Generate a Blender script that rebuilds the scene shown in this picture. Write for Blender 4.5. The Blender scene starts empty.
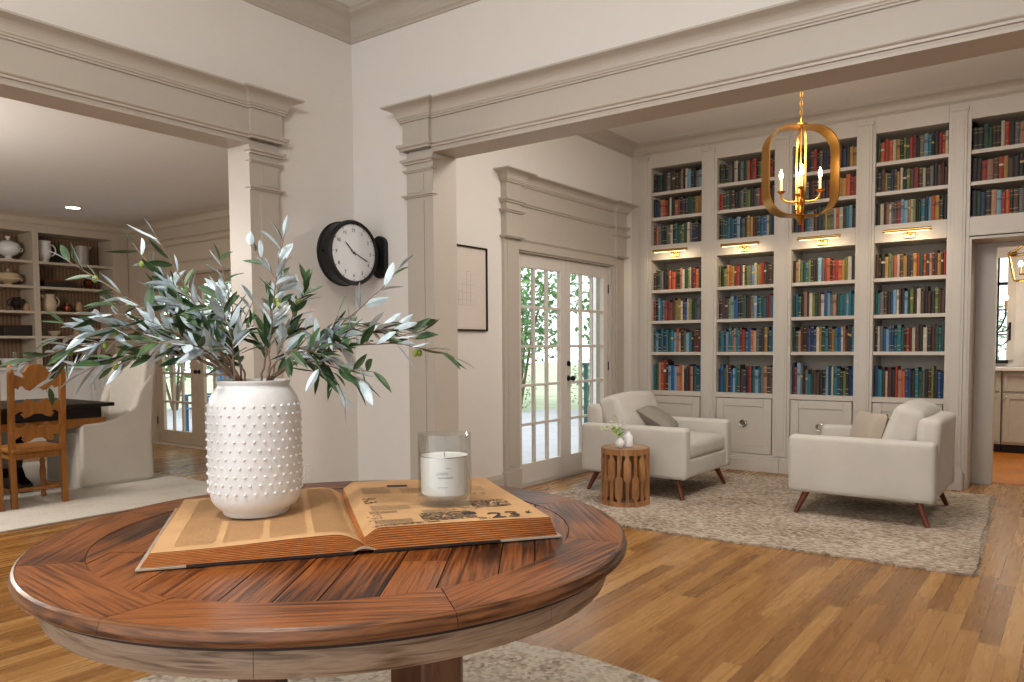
import bpy, bmesh, math, random
from mathutils import Vector, Matrix
random.seed(7)
PI = math.pi
S = bpy.context.scene
C = S.collection

# ------------------------------------------------------------------ camera, world, light, exposure
RT = Vector((0.8062633, 0.5915195, -0.0066431)); UP = Vector((-0.0239358, 0.0438419, 0.9987517)); FW = Vector((-0.5910724, 0.8050978, -0.0495066))
cam_d = bpy.data.cameras.new('camera'); cam = bpy.data.objects.new('camera', cam_d); C.objects.link(cam)
m = Matrix.Identity(4)
for i in range(3):
    m[i][0] = RT[i]; m[i][1] = UP[i]; m[i][2] = -FW[i]
m[2][3] = 1.23
cam.matrix_world = m
cam_d.sensor_width = 36; cam_d.lens = 27.207; cam_d.shift_y = 0.0434; cam_d.shift_x = 0.0003
cam_d.clip_start = 0.05; cam_d.clip_end = 200
S.camera = cam

W = bpy.data.worlds.new('sky'); S.world = W; W.use_nodes = True
wn = W.node_tree; wn.nodes.clear()
wo = wn.nodes.new('ShaderNodeOutputWorld'); wb = wn.nodes.new('ShaderNodeBackground')
wb.inputs[0].default_value = (0.90, 0.95, 1.0, 1); wb.inputs[1].default_value = 1.9
wn.links.new(wb.outputs[0], wo.inputs[0])

def area(name, loc, size, power, col=(1, .95, .88), rot=(0, 0, 0), size_y=None):
    l = bpy.data.lights.new(name, 'AREA'); l.energy = power; l.color = col; l.size = size
    if size_y: l.shape = 'RECTANGLE'; l.size_y = size_y
    o = bpy.data.objects.new(name, l); o.location = loc; o.rotation_euler = rot; C.objects.link(o); return o
def point(name, loc, r, power, col):
    l = bpy.data.lights.new(name, 'POINT'); l.energy = power; l.color = col; l.shadow_soft_size = r
    o = bpy.data.objects.new(name, l); o.location = loc; C.objects.link(o); return o
point('entry_chandelier_light', (-1.3, 0.3, 2.75), 0.16, 84, (1, .955, .89))
point('library_fill_point', (-1.2, 4.35, 2.85), 0.2, 52, (1, .95, .90))  # added lamp behind the header to lift the library ceiling, not a hanging fixture
area('library_fill_panel', (-1.9, 4.9, 3.25), 1.6, 22, (1, .96, .91), size_y=.6)  # added soft panel brightening the library, kept out of view by the header
point('dining_fill_light', (-6.6, .9, 2.1), 0.25, 135, (1, .95, .89))  # unseen fill lamp added to brighten the dining room; no chandelier hangs here
area('kitchen_fill_light', (0.3, 9.2, 2.7), 0.8, 42, (1, .92, .80))  # added panel that brightens the kitchen, without a ceiling fixture

S.view_settings.view_transform = 'Standard'; S.view_settings.look = 'None'
S.view_settings.gamma = 1; S.view_settings.exposure = 0.35; S.view_settings.use_curve_mapping = False

# ------------------------------------------------------------------ materials
def lin(h):
    h = h.lstrip('#'); r = []
    for i in (0, 2, 4):
        v = int(h[i:i+2], 16)/255
        r.append(v/12.92 if v <= .04045 else ((v+.055)/1.055)**2.4)
    return tuple(r)+(1,)
def newmat(name):
    m = bpy.data.materials.new(name); m.use_nodes = True
    nt = m.node_tree; b = nt.nodes['Principled BSDF']; return m, nt, b
def N(nt, t, **kw):
    n = nt.nodes.new(t)
    for k, v in kw.items(): setattr(n, k, v)
    return n
def setin(b, **kw):
    for k, v in kw.items(): b.inputs[k.replace('_', ' ')].default_value = v
def mat_plain(name, col, rough=.5, metal=0, var=.04, scale=12, bump=0, bscale=60, spec=.5, coat=0):
    m, nt, b = newmat(name)
    tc = N(nt, 'ShaderNodeTexCoord'); no = N(nt, 'ShaderNodeTexNoise'); no.inputs['Scale'].default_value = scale
    nt.links.new(tc.outputs['Object'], no.inputs['Vector'])
    mx = N(nt, 'ShaderNodeMix', data_type='RGBA')
    c = lin(col); mx.inputs[6].default_value = tuple(v*(1-var*2) for v in c[:3])+(1,); mx.inputs[7].default_value = tuple(min(1, v*(1+var*2)) for v in c[:3])+(1,)
    nt.links.new(no.outputs[0], mx.inputs[0]); nt.links.new(mx.outputs[2], b.inputs['Base Color'])
    setin(b, Roughness=rough, Metallic=metal); b.inputs['Specular IOR Level'].default_value = spec; b.inputs['Coat Weight'].default_value = coat
    if bump:
        n2 = N(nt, 'ShaderNodeTexNoise'); n2.inputs['Scale'].default_value = bscale; n2.inputs['Detail'].default_value = 4
        nt.links.new(tc.outputs['Object'], n2.inputs['Vector'])
        bp = N(nt, 'ShaderNodeBump'); bp.inputs['Strength'].default_value = bump; bp.inputs['Distance'].default_value = .01
        nt.links.new(n2.outputs[0], bp.inputs['Height']); nt.links.new(bp.outputs[0], b.inputs['Normal'])
    return m
def mat_emit(name, col, st):
    m, nt, b = newmat(name); setin(b, Base_Color=lin(col)); b.inputs['Emission Color'].default_value = lin(col); b.inputs['Emission Strength'].default_value = st; return m
def ramp(nt, stops):
    r = N(nt, 'ShaderNodeValToRGB'); e = r.color_ramp.elements
    e[0].position, e[0].color = stops[0][0], lin(stops[0][1]); e[1].position, e[1].color = stops[-1][0], lin(stops[-1][1])
    for p, c in stops[1:-1]:
        x = e.new(p); x.color = lin(c)
    return r
def mat_wood(name, stops, rough=.4, scale=(3, 40, 40), uv=False, bump=.15, coat=0, nscale=1.0, dist=1.2):
    m, nt, b = newmat(name)
    tc = N(nt, 'ShaderNodeTexCoord'); mp = N(nt, 'ShaderNodeMapping'); mp.inputs['Scale'].default_value = scale
    nt.links.new(tc.outputs['UV' if uv else 'Object'], mp.inputs[0])
    n1 = N(nt, 'ShaderNodeTexNoise'); n1.inputs['Scale'].default_value = nscale; n1.inputs['Detail'].default_value = 7; n1.inputs['Distortion'].default_value = dist
    nt.links.new(mp.outputs[0], n1.inputs['Vector'])
    n2 = N(nt, 'ShaderNodeTexNoise'); n2.inputs['Scale'].default_value = 2.2; n2.inputs['Detail'].default_value = 2
    nt.links.new(tc.outputs['UV' if uv else 'Object'], n2.inputs['Vector'])
    ma = N(nt, 'ShaderNodeMath', operation='MULTIPLY_ADD'); ma.inputs[1].default_value = .55; 
    nt.links.new(n2.outputs[0], ma.inputs[0]); 
    mb = N(nt, 'ShaderNodeMath', operation='MULTIPLY'); mb.inputs[1].default_value = .5; nt.links.new(n1.outputs[0], mb.inputs[0]); nt.links.new(mb.outputs[0], ma.inputs[2])
    r = ramp(nt, stops); nt.links.new(ma.outputs[0], r.inputs[0]); nt.links.new(r.outputs[0], b.inputs['Base Color'])
    setin(b, Roughness=rough); b.inputs['Coat Weight'].default_value = coat; b.inputs['Coat Roughness'].default_value = .15; b.inputs['Specular IOR Level'].default_value = .35
    bp = N(nt, 'ShaderNodeBump'); bp.inputs['Strength'].default_value = bump; bp.inputs['Distance'].default_value = .004
    nt.links.new(n1.outputs[0], bp.inputs['Height']); nt.links.new(bp.outputs[0], b.inputs['Normal'])
    return m
def mat_floor():
    m, nt, b = newmat('oak strip floor'); L = nt.links
    tc = N(nt, 'ShaderNodeTexCoord'); sp = N(nt, 'ShaderNodeSeparateXYZ'); L.new(tc.outputs['Object'], sp.inputs[0])
    def M(op, a, bb=None, cc=None):
        n = N(nt, 'ShaderNodeMath', operation=op)
        for i, v in enumerate((a, bb, cc)):
            if v is None: continue
            if isinstance(v, (int, float)): n.inputs[i].default_value = v
            else: L.new(v, n.inputs[i])
        return n.outputs[0]
    xs = M('MULTIPLY', sp.outputs[0], 1/.078); row = M('FLOOR', xs); fx = M('FRACT', xs)
    w1 = N(nt, 'ShaderNodeTexWhiteNoise', noise_dimensions='1D'); L.new(row, w1.inputs['W'])
    ys = M('ADD', M('MULTIPLY', sp.outputs[1], 1/.95), M('MULTIPLY', w1.outputs[0], 7.3)); col = M('FLOOR', ys); fy = M('FRACT', ys)
    cv = N(nt, 'ShaderNodeCombineXYZ'); L.new(row, cv.inputs[0]); L.new(col, cv.inputs[1])
    w2 = N(nt, 'ShaderNodeTexWhiteNoise', noise_dimensions='3D'); L.new(cv.outputs[0], w2.inputs[0])
    off = N(nt, 'ShaderNodeVectorMath', operation='MULTIPLY_ADD'); L.new(w2.outputs[1], off.inputs[0]); off.inputs[1].default_value = (9, 9, 9)
    mp = N(nt, 'ShaderNodeMapping'); mp.inputs['Scale'].default_value = (34, 2.0, 1); L.new(tc.outputs['Object'], mp.inputs[0]); L.new(mp.outputs[0], off.inputs[2])
    n1 = N(nt, 'ShaderNodeTexNoise'); n1.inputs['Scale'].default_value = 1; n1.inputs['Detail'].default_value = 6; n1.inputs['Distortion'].default_value = .7; L.new(off.outputs[0], n1.inputs['Vector'])
    t = M('ADD', M('MULTIPLY', w2.outputs[0], .46), M('MULTIPLY', n1.outputs[0], .46))
    r = ramp(nt, [(.12, '#6e4921'), (.4, '#8d602e'), (.6, '#a0733c'), (.85, '#b98f58')]); L.new(t, r.inputs[0])
    ex = M('MINIMUM', fx, M('SUBTRACT', 1, fx)); gx = M('LESS_THAN', ex, .018); ey = M('MINIMUM', fy, M('SUBTRACT', 1, fy)); gy = M('LESS_THAN', ey, .0016)
    g = M('MAXIMUM', gx, gy)
    mx = N(nt, 'ShaderNodeMix', data_type='RGBA'); L.new(M('MULTIPLY', g, .55), mx.inputs[0]); L.new(r.outputs[0], mx.inputs[6]); mx.inputs[7].default_value = lin('#3d2410')
    L.new(mx.outputs[2], b.inputs['Base Color']); setin(b, Roughness=.30)
    rr = M('MULTIPLY_ADD', n1.outputs[0], .15, .2); L.new(rr, b.inputs['Roughness'])
    bp = N(nt, 'ShaderNodeBump'); bp.inputs['Strength'].default_value = .12; bp.inputs['Distance'].default_value = .003; L.new(M('SUBTRACT', M('MULTIPLY', n1.outputs[0], .3), g), bp.inputs['Height']); L.new(bp.outputs[0], b.inputs['Normal'])
    return m
def mat_rug(name, stops, wx, wy, noise=6, bump=.6, nd=3, mixn=.5):
    m, nt, b = newmat(name); L = nt.links
    tc = N(nt, 'ShaderNodeTexCoord')
    n1 = N(nt, 'ShaderNodeTexNoise'); n1.inputs['Scale'].default_value = noise; n1.inputs['Detail'].default_value = nd; L.new(tc.outputs['Object'], n1.inputs['Vector'])
    mp = N(nt, 'ShaderNodeMapping'); mp.inputs['Scale'].default_value = (wx, wy, 1); L.new(tc.outputs['Object'], mp.inputs[0])
    v = N(nt, 'ShaderNodeTexVoronoi'); v.inputs['Scale'].default_value = 1; v.inputs['Randomness'].default_value = .55; L.new(mp.outputs[0], v.inputs['Vector'])
    sp = N(nt, 'ShaderNodeSeparateColor'); L.new(v.outputs['Color'], sp.inputs[0])
    mx = N(nt, 'ShaderNodeMix', data_type='FLOAT'); mx.inputs[0].default_value = mixn; L.new(n1.outputs[0], mx.inputs[2]); L.new(sp.outputs[0], mx.inputs[3])
    r = ramp(nt, stops); L.new(mx.outputs[0], r.inputs[0]); L.new(r.outputs[0], b.inputs['Base Color']); setin(b, Roughness=.95)
    b.inputs['Specular IOR Level'].default_value = .1
    bp = N(nt, 'ShaderNodeBump'); bp.inputs['Strength'].default_value = bump; bp.inputs['Distance'].default_value = .006; bp.invert = True; L.new(v.outputs['Distance'], bp.inputs['Height']); L.new(bp.outputs[0], b.inputs['Normal'])
    return m
def mat_fabric(name, col, scale=420, bump=.25, var=.05):
    m = mat_plain(name, col, .92, 0, var, 5, bump, scale, .15)
    b = m.node_tree.nodes['Principled BSDF']; b.inputs['Sheen Weight'].default_value = .15; return m
def mat_attr(name, rough=.55):
    m, nt, b = newmat(name); a = N(nt, 'ShaderNodeAttribute', attribute_name='Col')
    tc = N(nt, 'ShaderNodeTexCoord'); no = N(nt, 'ShaderNodeTexNoise'); no.inputs['Scale'].default_value = 40; nt.links.new(tc.outputs['Object'], no.inputs[0])
    mx = N(nt, 'ShaderNodeMix', data_type='RGBA', blend_type='MULTIPLY'); mx.inputs[0].default_value = .35
    nt.links.new(a.outputs[0], mx.inputs[6]); nt.links.new(no.outputs[0], mx.inputs[7]); nt.links.new(mx.outputs[2], b.inputs['Base Color']); setin(b, Roughness=rough); return m
def mat_glass(name, tint=(1, 1, 1, 1), gl=.06):
    m, nt, b = newmat(name); nt.nodes.remove(b); o = nt.nodes['Material Output']
    t = N(nt, 'ShaderNodeBsdfTransparent'); t.inputs[0].default_value = tint; g = N(nt, 'ShaderNodeBsdfGlossy'); g.inputs['Roughness'].default_value = .02
    lw = N(nt, 'ShaderNodeLayerWeight'); lw.inputs[0].default_value = .25
    ma = N(nt, 'ShaderNodeMath', operation='MULTIPLY_ADD'); ma.inputs[1].default_value = .55; ma.inputs[2].default_value = gl; nt.links.new(lw.outputs['Facing'], ma.inputs[0])
    pw = N(nt, 'ShaderNodeMath', operation='POWER'); pw.inputs[1].default_value = 2.0; nt.links.new(ma.outputs[0], pw.inputs[0])
    mx = N(nt, 'ShaderNodeMixShader'); nt.links.new(pw.outputs[0], mx.inputs[0]); nt.links.new(t.outputs[0], mx.inputs[1]); nt.links.new(g.outputs[0], mx.inputs[2]); nt.links.new(mx.outputs[0], o.inputs[0]); return m
def mat_leaf(name, top, under):
    m, nt, b = newmat(name); g = N(nt, 'ShaderNodeNewGeometry'); tc = N(nt, 'ShaderNodeTexCoord')
    no = N(nt, 'ShaderNodeTexNoise'); no.inputs['Scale'].default_value = 25; nt.links.new(tc.outputs['Object'], no.inputs[0])
    r = ramp(nt, top); nt.links.new(no.outputs[0], r.inputs[0]); r2 = ramp(nt, under); nt.links.new(no.outputs[0], r2.inputs[0])
    mx = N(nt, 'ShaderNodeMix', data_type='RGBA'); nt.links.new(g.outputs['Backfacing'], mx.inputs[0]); nt.links.new(r.outputs[0], mx.inputs[6]); nt.links.new(r2.outputs[0], mx.inputs[7])
    nt.links.new(mx.outputs[2], b.inputs['Base Color']); setin(b, Roughness=.42); return m

M = {}
M['wall'] = mat_plain('warm white wall paint', '#dbd6cf', .85, var=.01, bump=.03)
M['ceil'] = mat_plain('ceiling paint', '#dedad5', .9, var=.01)
M['trim'] = mat_plain('greige trim paint', '#b4ab9f', .42, var=.01)
M['case'] = mat_plain('bookcase paint', '#bfb7ac', .45, var=.012)
M['caseback'] = mat_plain('bookcase interior paint', '#b3a999', .6, var=.02)
M['door'] = mat_plain('painted door', '#cfc7be', .4, var=.01)
M['hutch'] = mat_plain('hutch paint', '#b8aa98', .5, var=.02)
M['hutchbase'] = mat_plain('hutch base paint', '#c9c4be', .45, var=.02)
def mat_bead():
    m, nt, b = newmat('beadboard back'); tc = N(nt, 'ShaderNodeTexCoord'); w = N(nt, 'ShaderNodeTexWave', wave_type='BANDS', bands_direction='Y'); w.inputs['Scale'].default_value = 7
    nt.links.new(tc.outputs['Object'], w.inputs[0]); r = ramp(nt, [(.0, '#57422f'), (.2, '#80654c'), (1, '#8a6e54')]); nt.links.new(w.outputs[0], r.inputs[0]); nt.links.new(r.outputs[0], b.inputs['Base Color']); setin(b, Roughness=.6); return m
M['bead'] = mat_bead()
M['floor'] = mat_floor()
M['jute'] = mat_rug('woven jute', [(.15, '#6f6052'), (.4, '#968674'), (.62, '#b3a594'), (.9, '#cbc1b4')], 42, 75, 1.6, .8, 3, .5)
M['persian'] = mat_rug('faded wool rug', [(.2, '#6d635a'), (.42, '#a89c8c'), (.6, '#c6bbaa'), (.85, '#8f9498')], 60, 60, 9, .3, 6, .3)
M['dinrug'] = mat_rug('pale wool rug', [(.2, '#b3aca0'), (.5, '#c9c3b8'), (.85, '#bab9b4')], 90, 90, 3, .2, 5, .25)
M['tabletop'] = mat_wood('reclaimed varnished pine', [(.36, '#170b05'), (.44, '#3d1e0d'), (.52, '#6f3c18'), (.60, '#965828'), (.70, '#522a11')], .33, (3.5, 105, 1), True, .35, .06, 1.0, .5)
M['tablerim'] = mat_wood('worn table edge', [(.36, '#1d110a'), (.45, '#4a2b17'), (.56, '#7d4f2c'), (.7, '#3a2213')], .34, (5, 60, 1), True, .5, .05)
M['apron'] = mat_wood('weathered pine apron', [(.34, '#3f2f22'), (.44, '#755d49'), (.56, '#a08871'), (.7, '#5e422c')], .55, (5, 70, 1), True, .5)
M['tableleg'] = mat_wood('dark pine legs', [(.3, '#2b180d'), (.5, '#59341b'), (.8, '#7d4d2a')], .45, (30, 30, 4))
M['groove'] = mat_plain('dark joint', '#2a160b', .7)
M['walnut'] = mat_wood('walnut stain', [(.3, '#3a160c'), (.55, '#63301e'), (.8, '#7e4430')], .35, (30, 30, 4))
M['drum'] = mat_wood('mixed reclaimed wood', [(.25, '#5a3820'), (.45, '#96683f'), (.6, '#bb8a5c'), (.85, '#d0a578')], .5, (26, 26, 4), False, .3)
M['oakchair'] = mat_wood('honey oak', [(.25, '#6b3e17'), (.5, '#8f5c28'), (.8, '#a8753b')], .4, (24, 24, 4))
M['darktable'] = mat_wood('ebonised table', [(.3, '#0d0908'), (.6, '#1d1412'), (.9, '#33221c')], .3, (24, 3, 24))
M['sofa'] = mat_fabric('oatmeal upholstery', '#bfb9b0')
M['linen'] = mat_fabric('slipcover linen', '#c6bfb5', 300, .3)
M['greypillow'] = mat_fabric('grey linen', '#8d8579', 300, .4)
M['taupepillow'] = mat_fabric('taupe linen', '#a79a8b', 300, .4)
M['brass'] = mat_plain('aged brass', '#b8863d', .32, 1.0, .08, 8)
M['brassl'] = mat_plain('polished brass', '#c9a25a', .25, 1.0, .05, 8)
M['chrome'] = mat_plain('polished nickel', '#c8c4bc', .2, 1.0, .02)
M['black'] = mat_plain('matte black metal', '#17181b', .45, .3, .1, 30, .2, 90)
M['bronze'] = mat_plain('dark bronze', '#2a241f', .4, .7)
M['dial'] = mat_plain('clock dial', '#d9dbdd', .5, var=.01)
M['ink'] = mat_plain('printed ink', '#33302d', .8)
M['inkgrey'] = mat_plain('faded print', '#7d6b57', .9, var=.3, scale=160)
M['white'] = mat_plain('white ceramic', '#dddcda', .3, var=.02)
M['cream'] = mat_plain('cream ceramic', '#cbb496', .35, var=.03)
M['tanceramic'] = mat_plain('tan ceramic', '#b08a63', .4)
M['greyceramic'] = mat_plain('grey ceramic', '#a49a8f', .35)
M['darkobj'] = mat_plain('dark lacquer', '#1e1613', .4, var=.2)
M['copper'] = mat_plain('copper', '#6f3a22', .3, .8)
M['book'] = mat_attr('cloth bound book')
M['glass'] = mat_glass('window glass', (.97, .99, .98, 1), .02)
M['jar'] = mat_glass('jar glass', (.95, .965, .96, 1), .24)
M['wax'] = mat_plain('wax', '#e9e6e2', .5, var=.01)
M['wax'].node_tree.nodes['Principled BSDF'].inputs['Subsurface Weight'].default_value = .1
M['bulb'] = mat_emit('lit flame bulb', '#ffdf9e', 22)
M['sleeve'] = mat_plain('candle sleeve', '#e8d3a6', .5)
M['led'] = mat_emit('lit strip', '#ffd9a0', 2.5)
M['down'] = mat_emit('lit downlight', '#fff2e0', 8)
M['plate'] = mat_plain('white plastic', '#d9d5cf', .4)
M['mat'] = mat_plain('art paper', '#cfc5ba', .8, var=.02)
M['artink'] = mat_plain('pencil line', '#b0a497', .9)
M['leaf'] = mat_leaf('olive leaf', [(.3, '#243a22'), (.6, '#3c5a34'), (.8, '#56703f')], [(.3, '#9fb2b8'), (.6, '#c6d6dd'), (.8, '#e2e8ea')])
M['stem'] = mat_plain('olive bark', '#7c6553', .8, var=.15, scale=40)
M['olive'] = mat_plain('green olive', '#7d9038', .35, var=.15, scale=30)
M['shrub'] = mat_leaf('garden leaf', [(.3, '#3c6a3a'), (.6, '#7aa463'), (.8, '#a9c98a')], [(.3, '#5a8658'), (.6, '#93b47c'), (.8, '#b9d3a4')])
M['lime'] = mat_leaf('fresh lime leaf', [(.3, '#7fae3a'), (.6, '#a8cf58'), (.8, '#c6e07c')], [(.3, '#8cb848'), (.6, '#b5d86a'), (.8, '#cfe68c')])
M['deck'] = mat_plain('stone deck', '#b9b7bb', .8, var=.08, scale=3)
M['ground'] = mat_plain('garden ground', '#b4bb9c', .95, var=.2, scale=2)
M['teal'] = mat_plain('dark green paint', '#2c5450', .5)
M['bluep'] = mat_plain('blue outdoor paint', '#2f6288', .5)
M['whitep'] = mat_plain('white outdoor paint', '#eef4fa', .6)
M['stone'] = mat_plain('pale counter stone', '#d5cfc6', .25, var=.04, scale=5)
M['cabk'] = mat_plain('kitchen cabinet paint', '#a9a192', .45)
M['bluepaper'] = mat_plain('blue cloth cover', '#1d4a66', .7)

# ------------------------------------------------------------------ mesh helpers
class MB:
    def __init__(s): s.v = []; s.f = []; s.uv = {}; s.col = {}; s.smooth = False
    def add(s, vs, fs, mtx=None, uvs=None, col=None):
        o = len(s.v)
        s.v += [tuple(mtx @ Vector(v)) if mtx else tuple(v) for v in vs]
        for i, f in enumerate(fs):
            if uvs: s.uv[len(s.f)] = uvs[i]
            if col is not None: s.col[len(s.f)] = col[i] if isinstance(col, list) else col
            s.f.append(tuple(a+o for a in f))
        return s
    def box(s, x0, x1, y0, y1, z0, z1, mtx=None, col=None):
        vs = [(x, y, z) for z in (z0, z1) for y in (y0, y1) for x in (x0, x1)]
        return s.add(vs, [(0, 2, 3, 1), (4, 5, 7, 6), (0, 1, 5, 4), (2, 6, 7, 3), (0, 4, 6, 2), (1, 3, 7, 5)], mtx, col=col)
    def rbox(s, cx, cy, cz, w, d, h, r=.02, n=6, bulge=(0, 0, 0), mtx=None):
        # rounded box / cushion: surface grid pushed onto a rounded shell, with optional pillow bulge
        hx, hy, hz = w/2, d/2, h/2; r = min(r, hx, hy, hz)
        def lin1(hh):
            a = [-hh+(r*(1-math.cos(PI/2*i/n))) for i in range(n+1)]
            k = 6; mid = [-(hh-r)+2*(hh-r)*i/k for i in range(1, k)]
            b = [-x for x in reversed(a)]
            out = a+[x for x in mid if a[-1]+1e-6 < x < b[0]-1e-6]+b
            q = [out[0]]
            for x in out[1:]:
                if x-q[-1] > 1e-6: q.append(x)
            return q
        X, Y, Z = lin1(hx), lin1(hy), lin1(hz)
        def fix(p):
            x, y, z = p
            i = Vector((max(-hx+r, min(hx-r, x)), max(-hy+r, min(hy-r, y)), max(-hz+r, min(hz-r, z))))
            dv = Vector(p)-i
            if dv.length > 1e-9: dv = dv.normalized()*r
            q = i+dv; u, v_, w_ = q.x/hx, q.y/hy, q.z/hz
            q.x += bulge[0]*u*(1-v_*v_)*(1-w_*w_); q.y += bulge[1]*v_*(1-u*u)*(1-w_*w_); q.z += bulge[2]*w_*(1-u*u)*(1-v_*v_)
            return (q.x+cx, q.y+cy, q.z+cz)
        def grid(A, B, fn, flip):
            na, nb = len(A), len(B); vs = [fix(fn(a, b)) for a in A for b in B]; fs = []
            for i in range(na-1):
                for j in range(nb-1):
                    q = (i*nb+j, (i+1)*nb+j, (i+1)*nb+j+1, i*nb+j+1); fs.append(q[::-1] if flip else q)
            s.add(vs, fs, mtx)
        grid(X, Y, lambda a, b: (a, b, hz), False); grid(X, Y, lambda a, b: (a, b, -hz), True)
        grid(X, Z, lambda a, b: (a, -hy, b), False); grid(X, Z, lambda a, b: (a, hy, b), True)
        grid(Y, Z, lambda a, b: (hx, a, b), False); grid(Y, Z, lambda a, b: (-hx, a, b), True)
        s.smooth = True; s.weld = True
        return s
    def lathe(s, prof, c=(0, 0, 0), n=32, mtx=None, a0=0, a1=2*PI, uvr=None):
        full = abs(a1-a0-2*PI) < 1e-6; k = n if full else n+1
        vs = [(c[0]+r*math.cos(a0+(a1-a0)*i/n), c[1]+r*math.sin(a0+(a1-a0)*i/n), c[2]+z) for (r, z) in prof for i in range(k)]
        fs = []; uvs = []
        vl = [0]
        for j in range(1, len(prof)): vl.append(vl[-1]+math.hypot(prof[j][0]-prof[j-1][0], prof[j][1]-prof[j-1][1]))
        for j in range(len(prof)-1):
            for i in range(n):
                i2 = (i+1) % k; fs.append((j*k+i, j*k+i2, (j+1)*k+i2, (j+1)*k+i))
                R = uvr or 1; u0 = (a0+(a1-a0)*i/n)*R; u1 = (a0+(a1-a0)*(i+1)/n)*R
                uvs.append([(u0, vl[j]), (u1, vl[j]), (u1, vl[j+1]), (u0, vl[j+1])])
        s.add(vs, fs, mtx, uvs if uvr else None); s.smooth = True; return s
    def tube(s, pts, r, n=8, cap=True):
        pts = [Vector(p) for p in pts]; rs = r if isinstance(r, (list, tuple)) else [r]*len(pts)
        vs = []; prev = None
        for i, p in enumerate(pts):
            t = (pts[min(i+1, len(pts)-1)]-pts[max(i-1, 0)]).normalized()
            if prev is None:
                a = Vector((0, 0, 1)) if abs(t.z) < .9 else Vector((1, 0, 0)); u = t.cross(a).normalized()
            else: u = (prev-t*prev.dot(t)).normalized()
            prev = u; w = t.cross(u)
            for k in range(n):
                an = 2*PI*k/n; vs.append(tuple(p+(u*math.cos(an)+w*math.sin(an))*rs[i]))
        fs = [(i*n+k, i*n+(k+1) % n, (i+1)*n+(k+1) % n, (i+1)*n+k) for i in range(len(pts)-1) for k in range(n)]
        if cap: fs += [tuple(range(n-1, -1, -1)), tuple((len(pts)-1)*n+k for k in range(n))]
        s.add(vs, fs); s.smooth = True; return s
    def cyl(s, p0, p1, r0, r1=None, n=16):
        return s.tube([p0, p1], [r0, r0 if r1 is None else r1], n)
    def sphere(s, c, r, sc=(1, 1, 1), n=12, mtx=None):
        prof = [(max(1e-4, r*math.sin(PI*i/n)), -r*math.cos(PI*i/n)) for i in range(n+1)]
        vs = []; k = n*2
        for (a, z) in prof:
            for i in range(k): vs.append((c[0]+a*math.cos(2*PI*i/k)*sc[0], c[1]+a*math.sin(2*PI*i/k)*sc[1], c[2]+z*sc[2]))
        s.add(vs, [(j*k+i, j*k+(i+1) % k, (j+1)*k+(i+1) % k, (j+1)*k+i) for j in range(n) for i in range(k)], mtx); s.smooth = True; return s
    def prism(s, poly, z0, z1, mtx=None):
        # poly in xy, extruded along z
        n = len(poly); vs = [(x, y, z0) for x, y in poly]+[(x, y, z1) for x, y in poly]
        fs = [tuple(range(n-1, -1, -1)), tuple(range(n, 2*n))]+[(i, (i+1) % n, n+(i+1) % n, n+i) for i in range(n)]
        return s.add(vs, fs, mtx)
    def sweep(s, path, prof, side=1, closed=False):
        # path in xy; prof [(out, z)...] ; out is measured to the left (side=1) or right (-1) of travel
        P = [Vector(p) for p in path]; n = len(P); offs = []
        for i in range(n):
            ns = []
            for a, b in ((i-1, i), (i, i+1)):
                if closed: a %= n; b %= n
                elif a < 0 or b >= n: continue
                d = (P[b]-P[a]).normalized(); ns.append(Vector((-d.y, d.x))*side)
            if len(ns) == 1: offs.append(ns[0])
            else:
                mm = ns[0]+ns[1]; offs.append(mm/max(.2, mm.dot(ns[0])))
        k = len(prof)
        vs = [(P[i].x+offs[i].x*o, P[i].y+offs[i].y*o, z) for i in range(n) for (o, z) in prof]
        fs = []
        for i in range(n if closed else n-1):
            j = (i+1) % n
            for q in range(k):
                q2 = (q+1) % k; fs.append((i*k+q, j*k+q, j*k+q2, i*k+q2))
        if not closed: fs += [tuple(range(k)), tuple((n-1)*k+q for q in range(k-1, -1, -1))]
        return s.add(vs, fs)
    def build(s, name, mat, parent=None, bevel=0, smooth=None, loc=None, seg=2):
        me = bpy.data.meshes.new(name)
        vs = s.v
        if loc is not None: vs = [(x-loc[0], y-loc[1], z-loc[2]) for x, y, z in s.v]
        me.from_pydata(vs, [], s.f)
        if s.uv:
            ul = me.uv_layers.new(name='UVMap')
            for p in me.polygons:
                u = s.uv.get(p.index)
                if u:
                    for li, c in zip(p.loop_indices, u): ul.data[li].uv = c
        if s.col:
            ca = me.color_attributes.new('Col', 'FLOAT_COLOR', 'CORNER')
            for p in me.polygons:
                c = s.col.get(p.index, (1, 1, 1, 1))
                for li in p.loop_indices: ca.data[li].color = c
        bm = bmesh.new(); bm.from_mesh(me)
        if getattr(s, 'weld', False): bmesh.ops.remove_doubles(bm, verts=bm.verts, dist=1e-5)
        if not getattr(s, 'keep', False): bmesh.ops.recalc_face_normals(bm, faces=bm.faces)
        bm.to_mesh(me); bm.free()
        if (s.smooth if smooth is None else smooth):
            me.polygons.foreach_set('use_smooth', [True]*len(me.polygons))
            try: me.set_sharp_from_angle(angle=math.radians(40))
            except Exception: pass
        me.materials.append(mat)
        o = bpy.data.objects.new(name, me); C.objects.link(o)
        if loc is not None: o.location = loc
        if bevel:
            b = o.modifiers.new('bevel', 'BEVEL'); b.width = bevel; b.segments = seg; b.limit_method = 'ANGLE'
        if parent: adopt(o, parent)
        return o
def adopt(o, parent):
    o.parent = parent; o.matrix_parent_inverse = parent_world(parent).inverted()
def parent_world(p):
    mw = Matrix.Translation(p.location) @ p.rotation_euler.to_matrix().to_4x4()
    return (parent_world(p.parent) @ p.matrix_parent_inverse @ mw) if p.parent else mw
def tag(o, label=None, cat=None, group=None, kind=None):
    if label: o['label'] = label
    if cat: o['category'] = cat
    if group: o['group'] = group
    if kind: o['kind'] = kind
    return o
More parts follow.
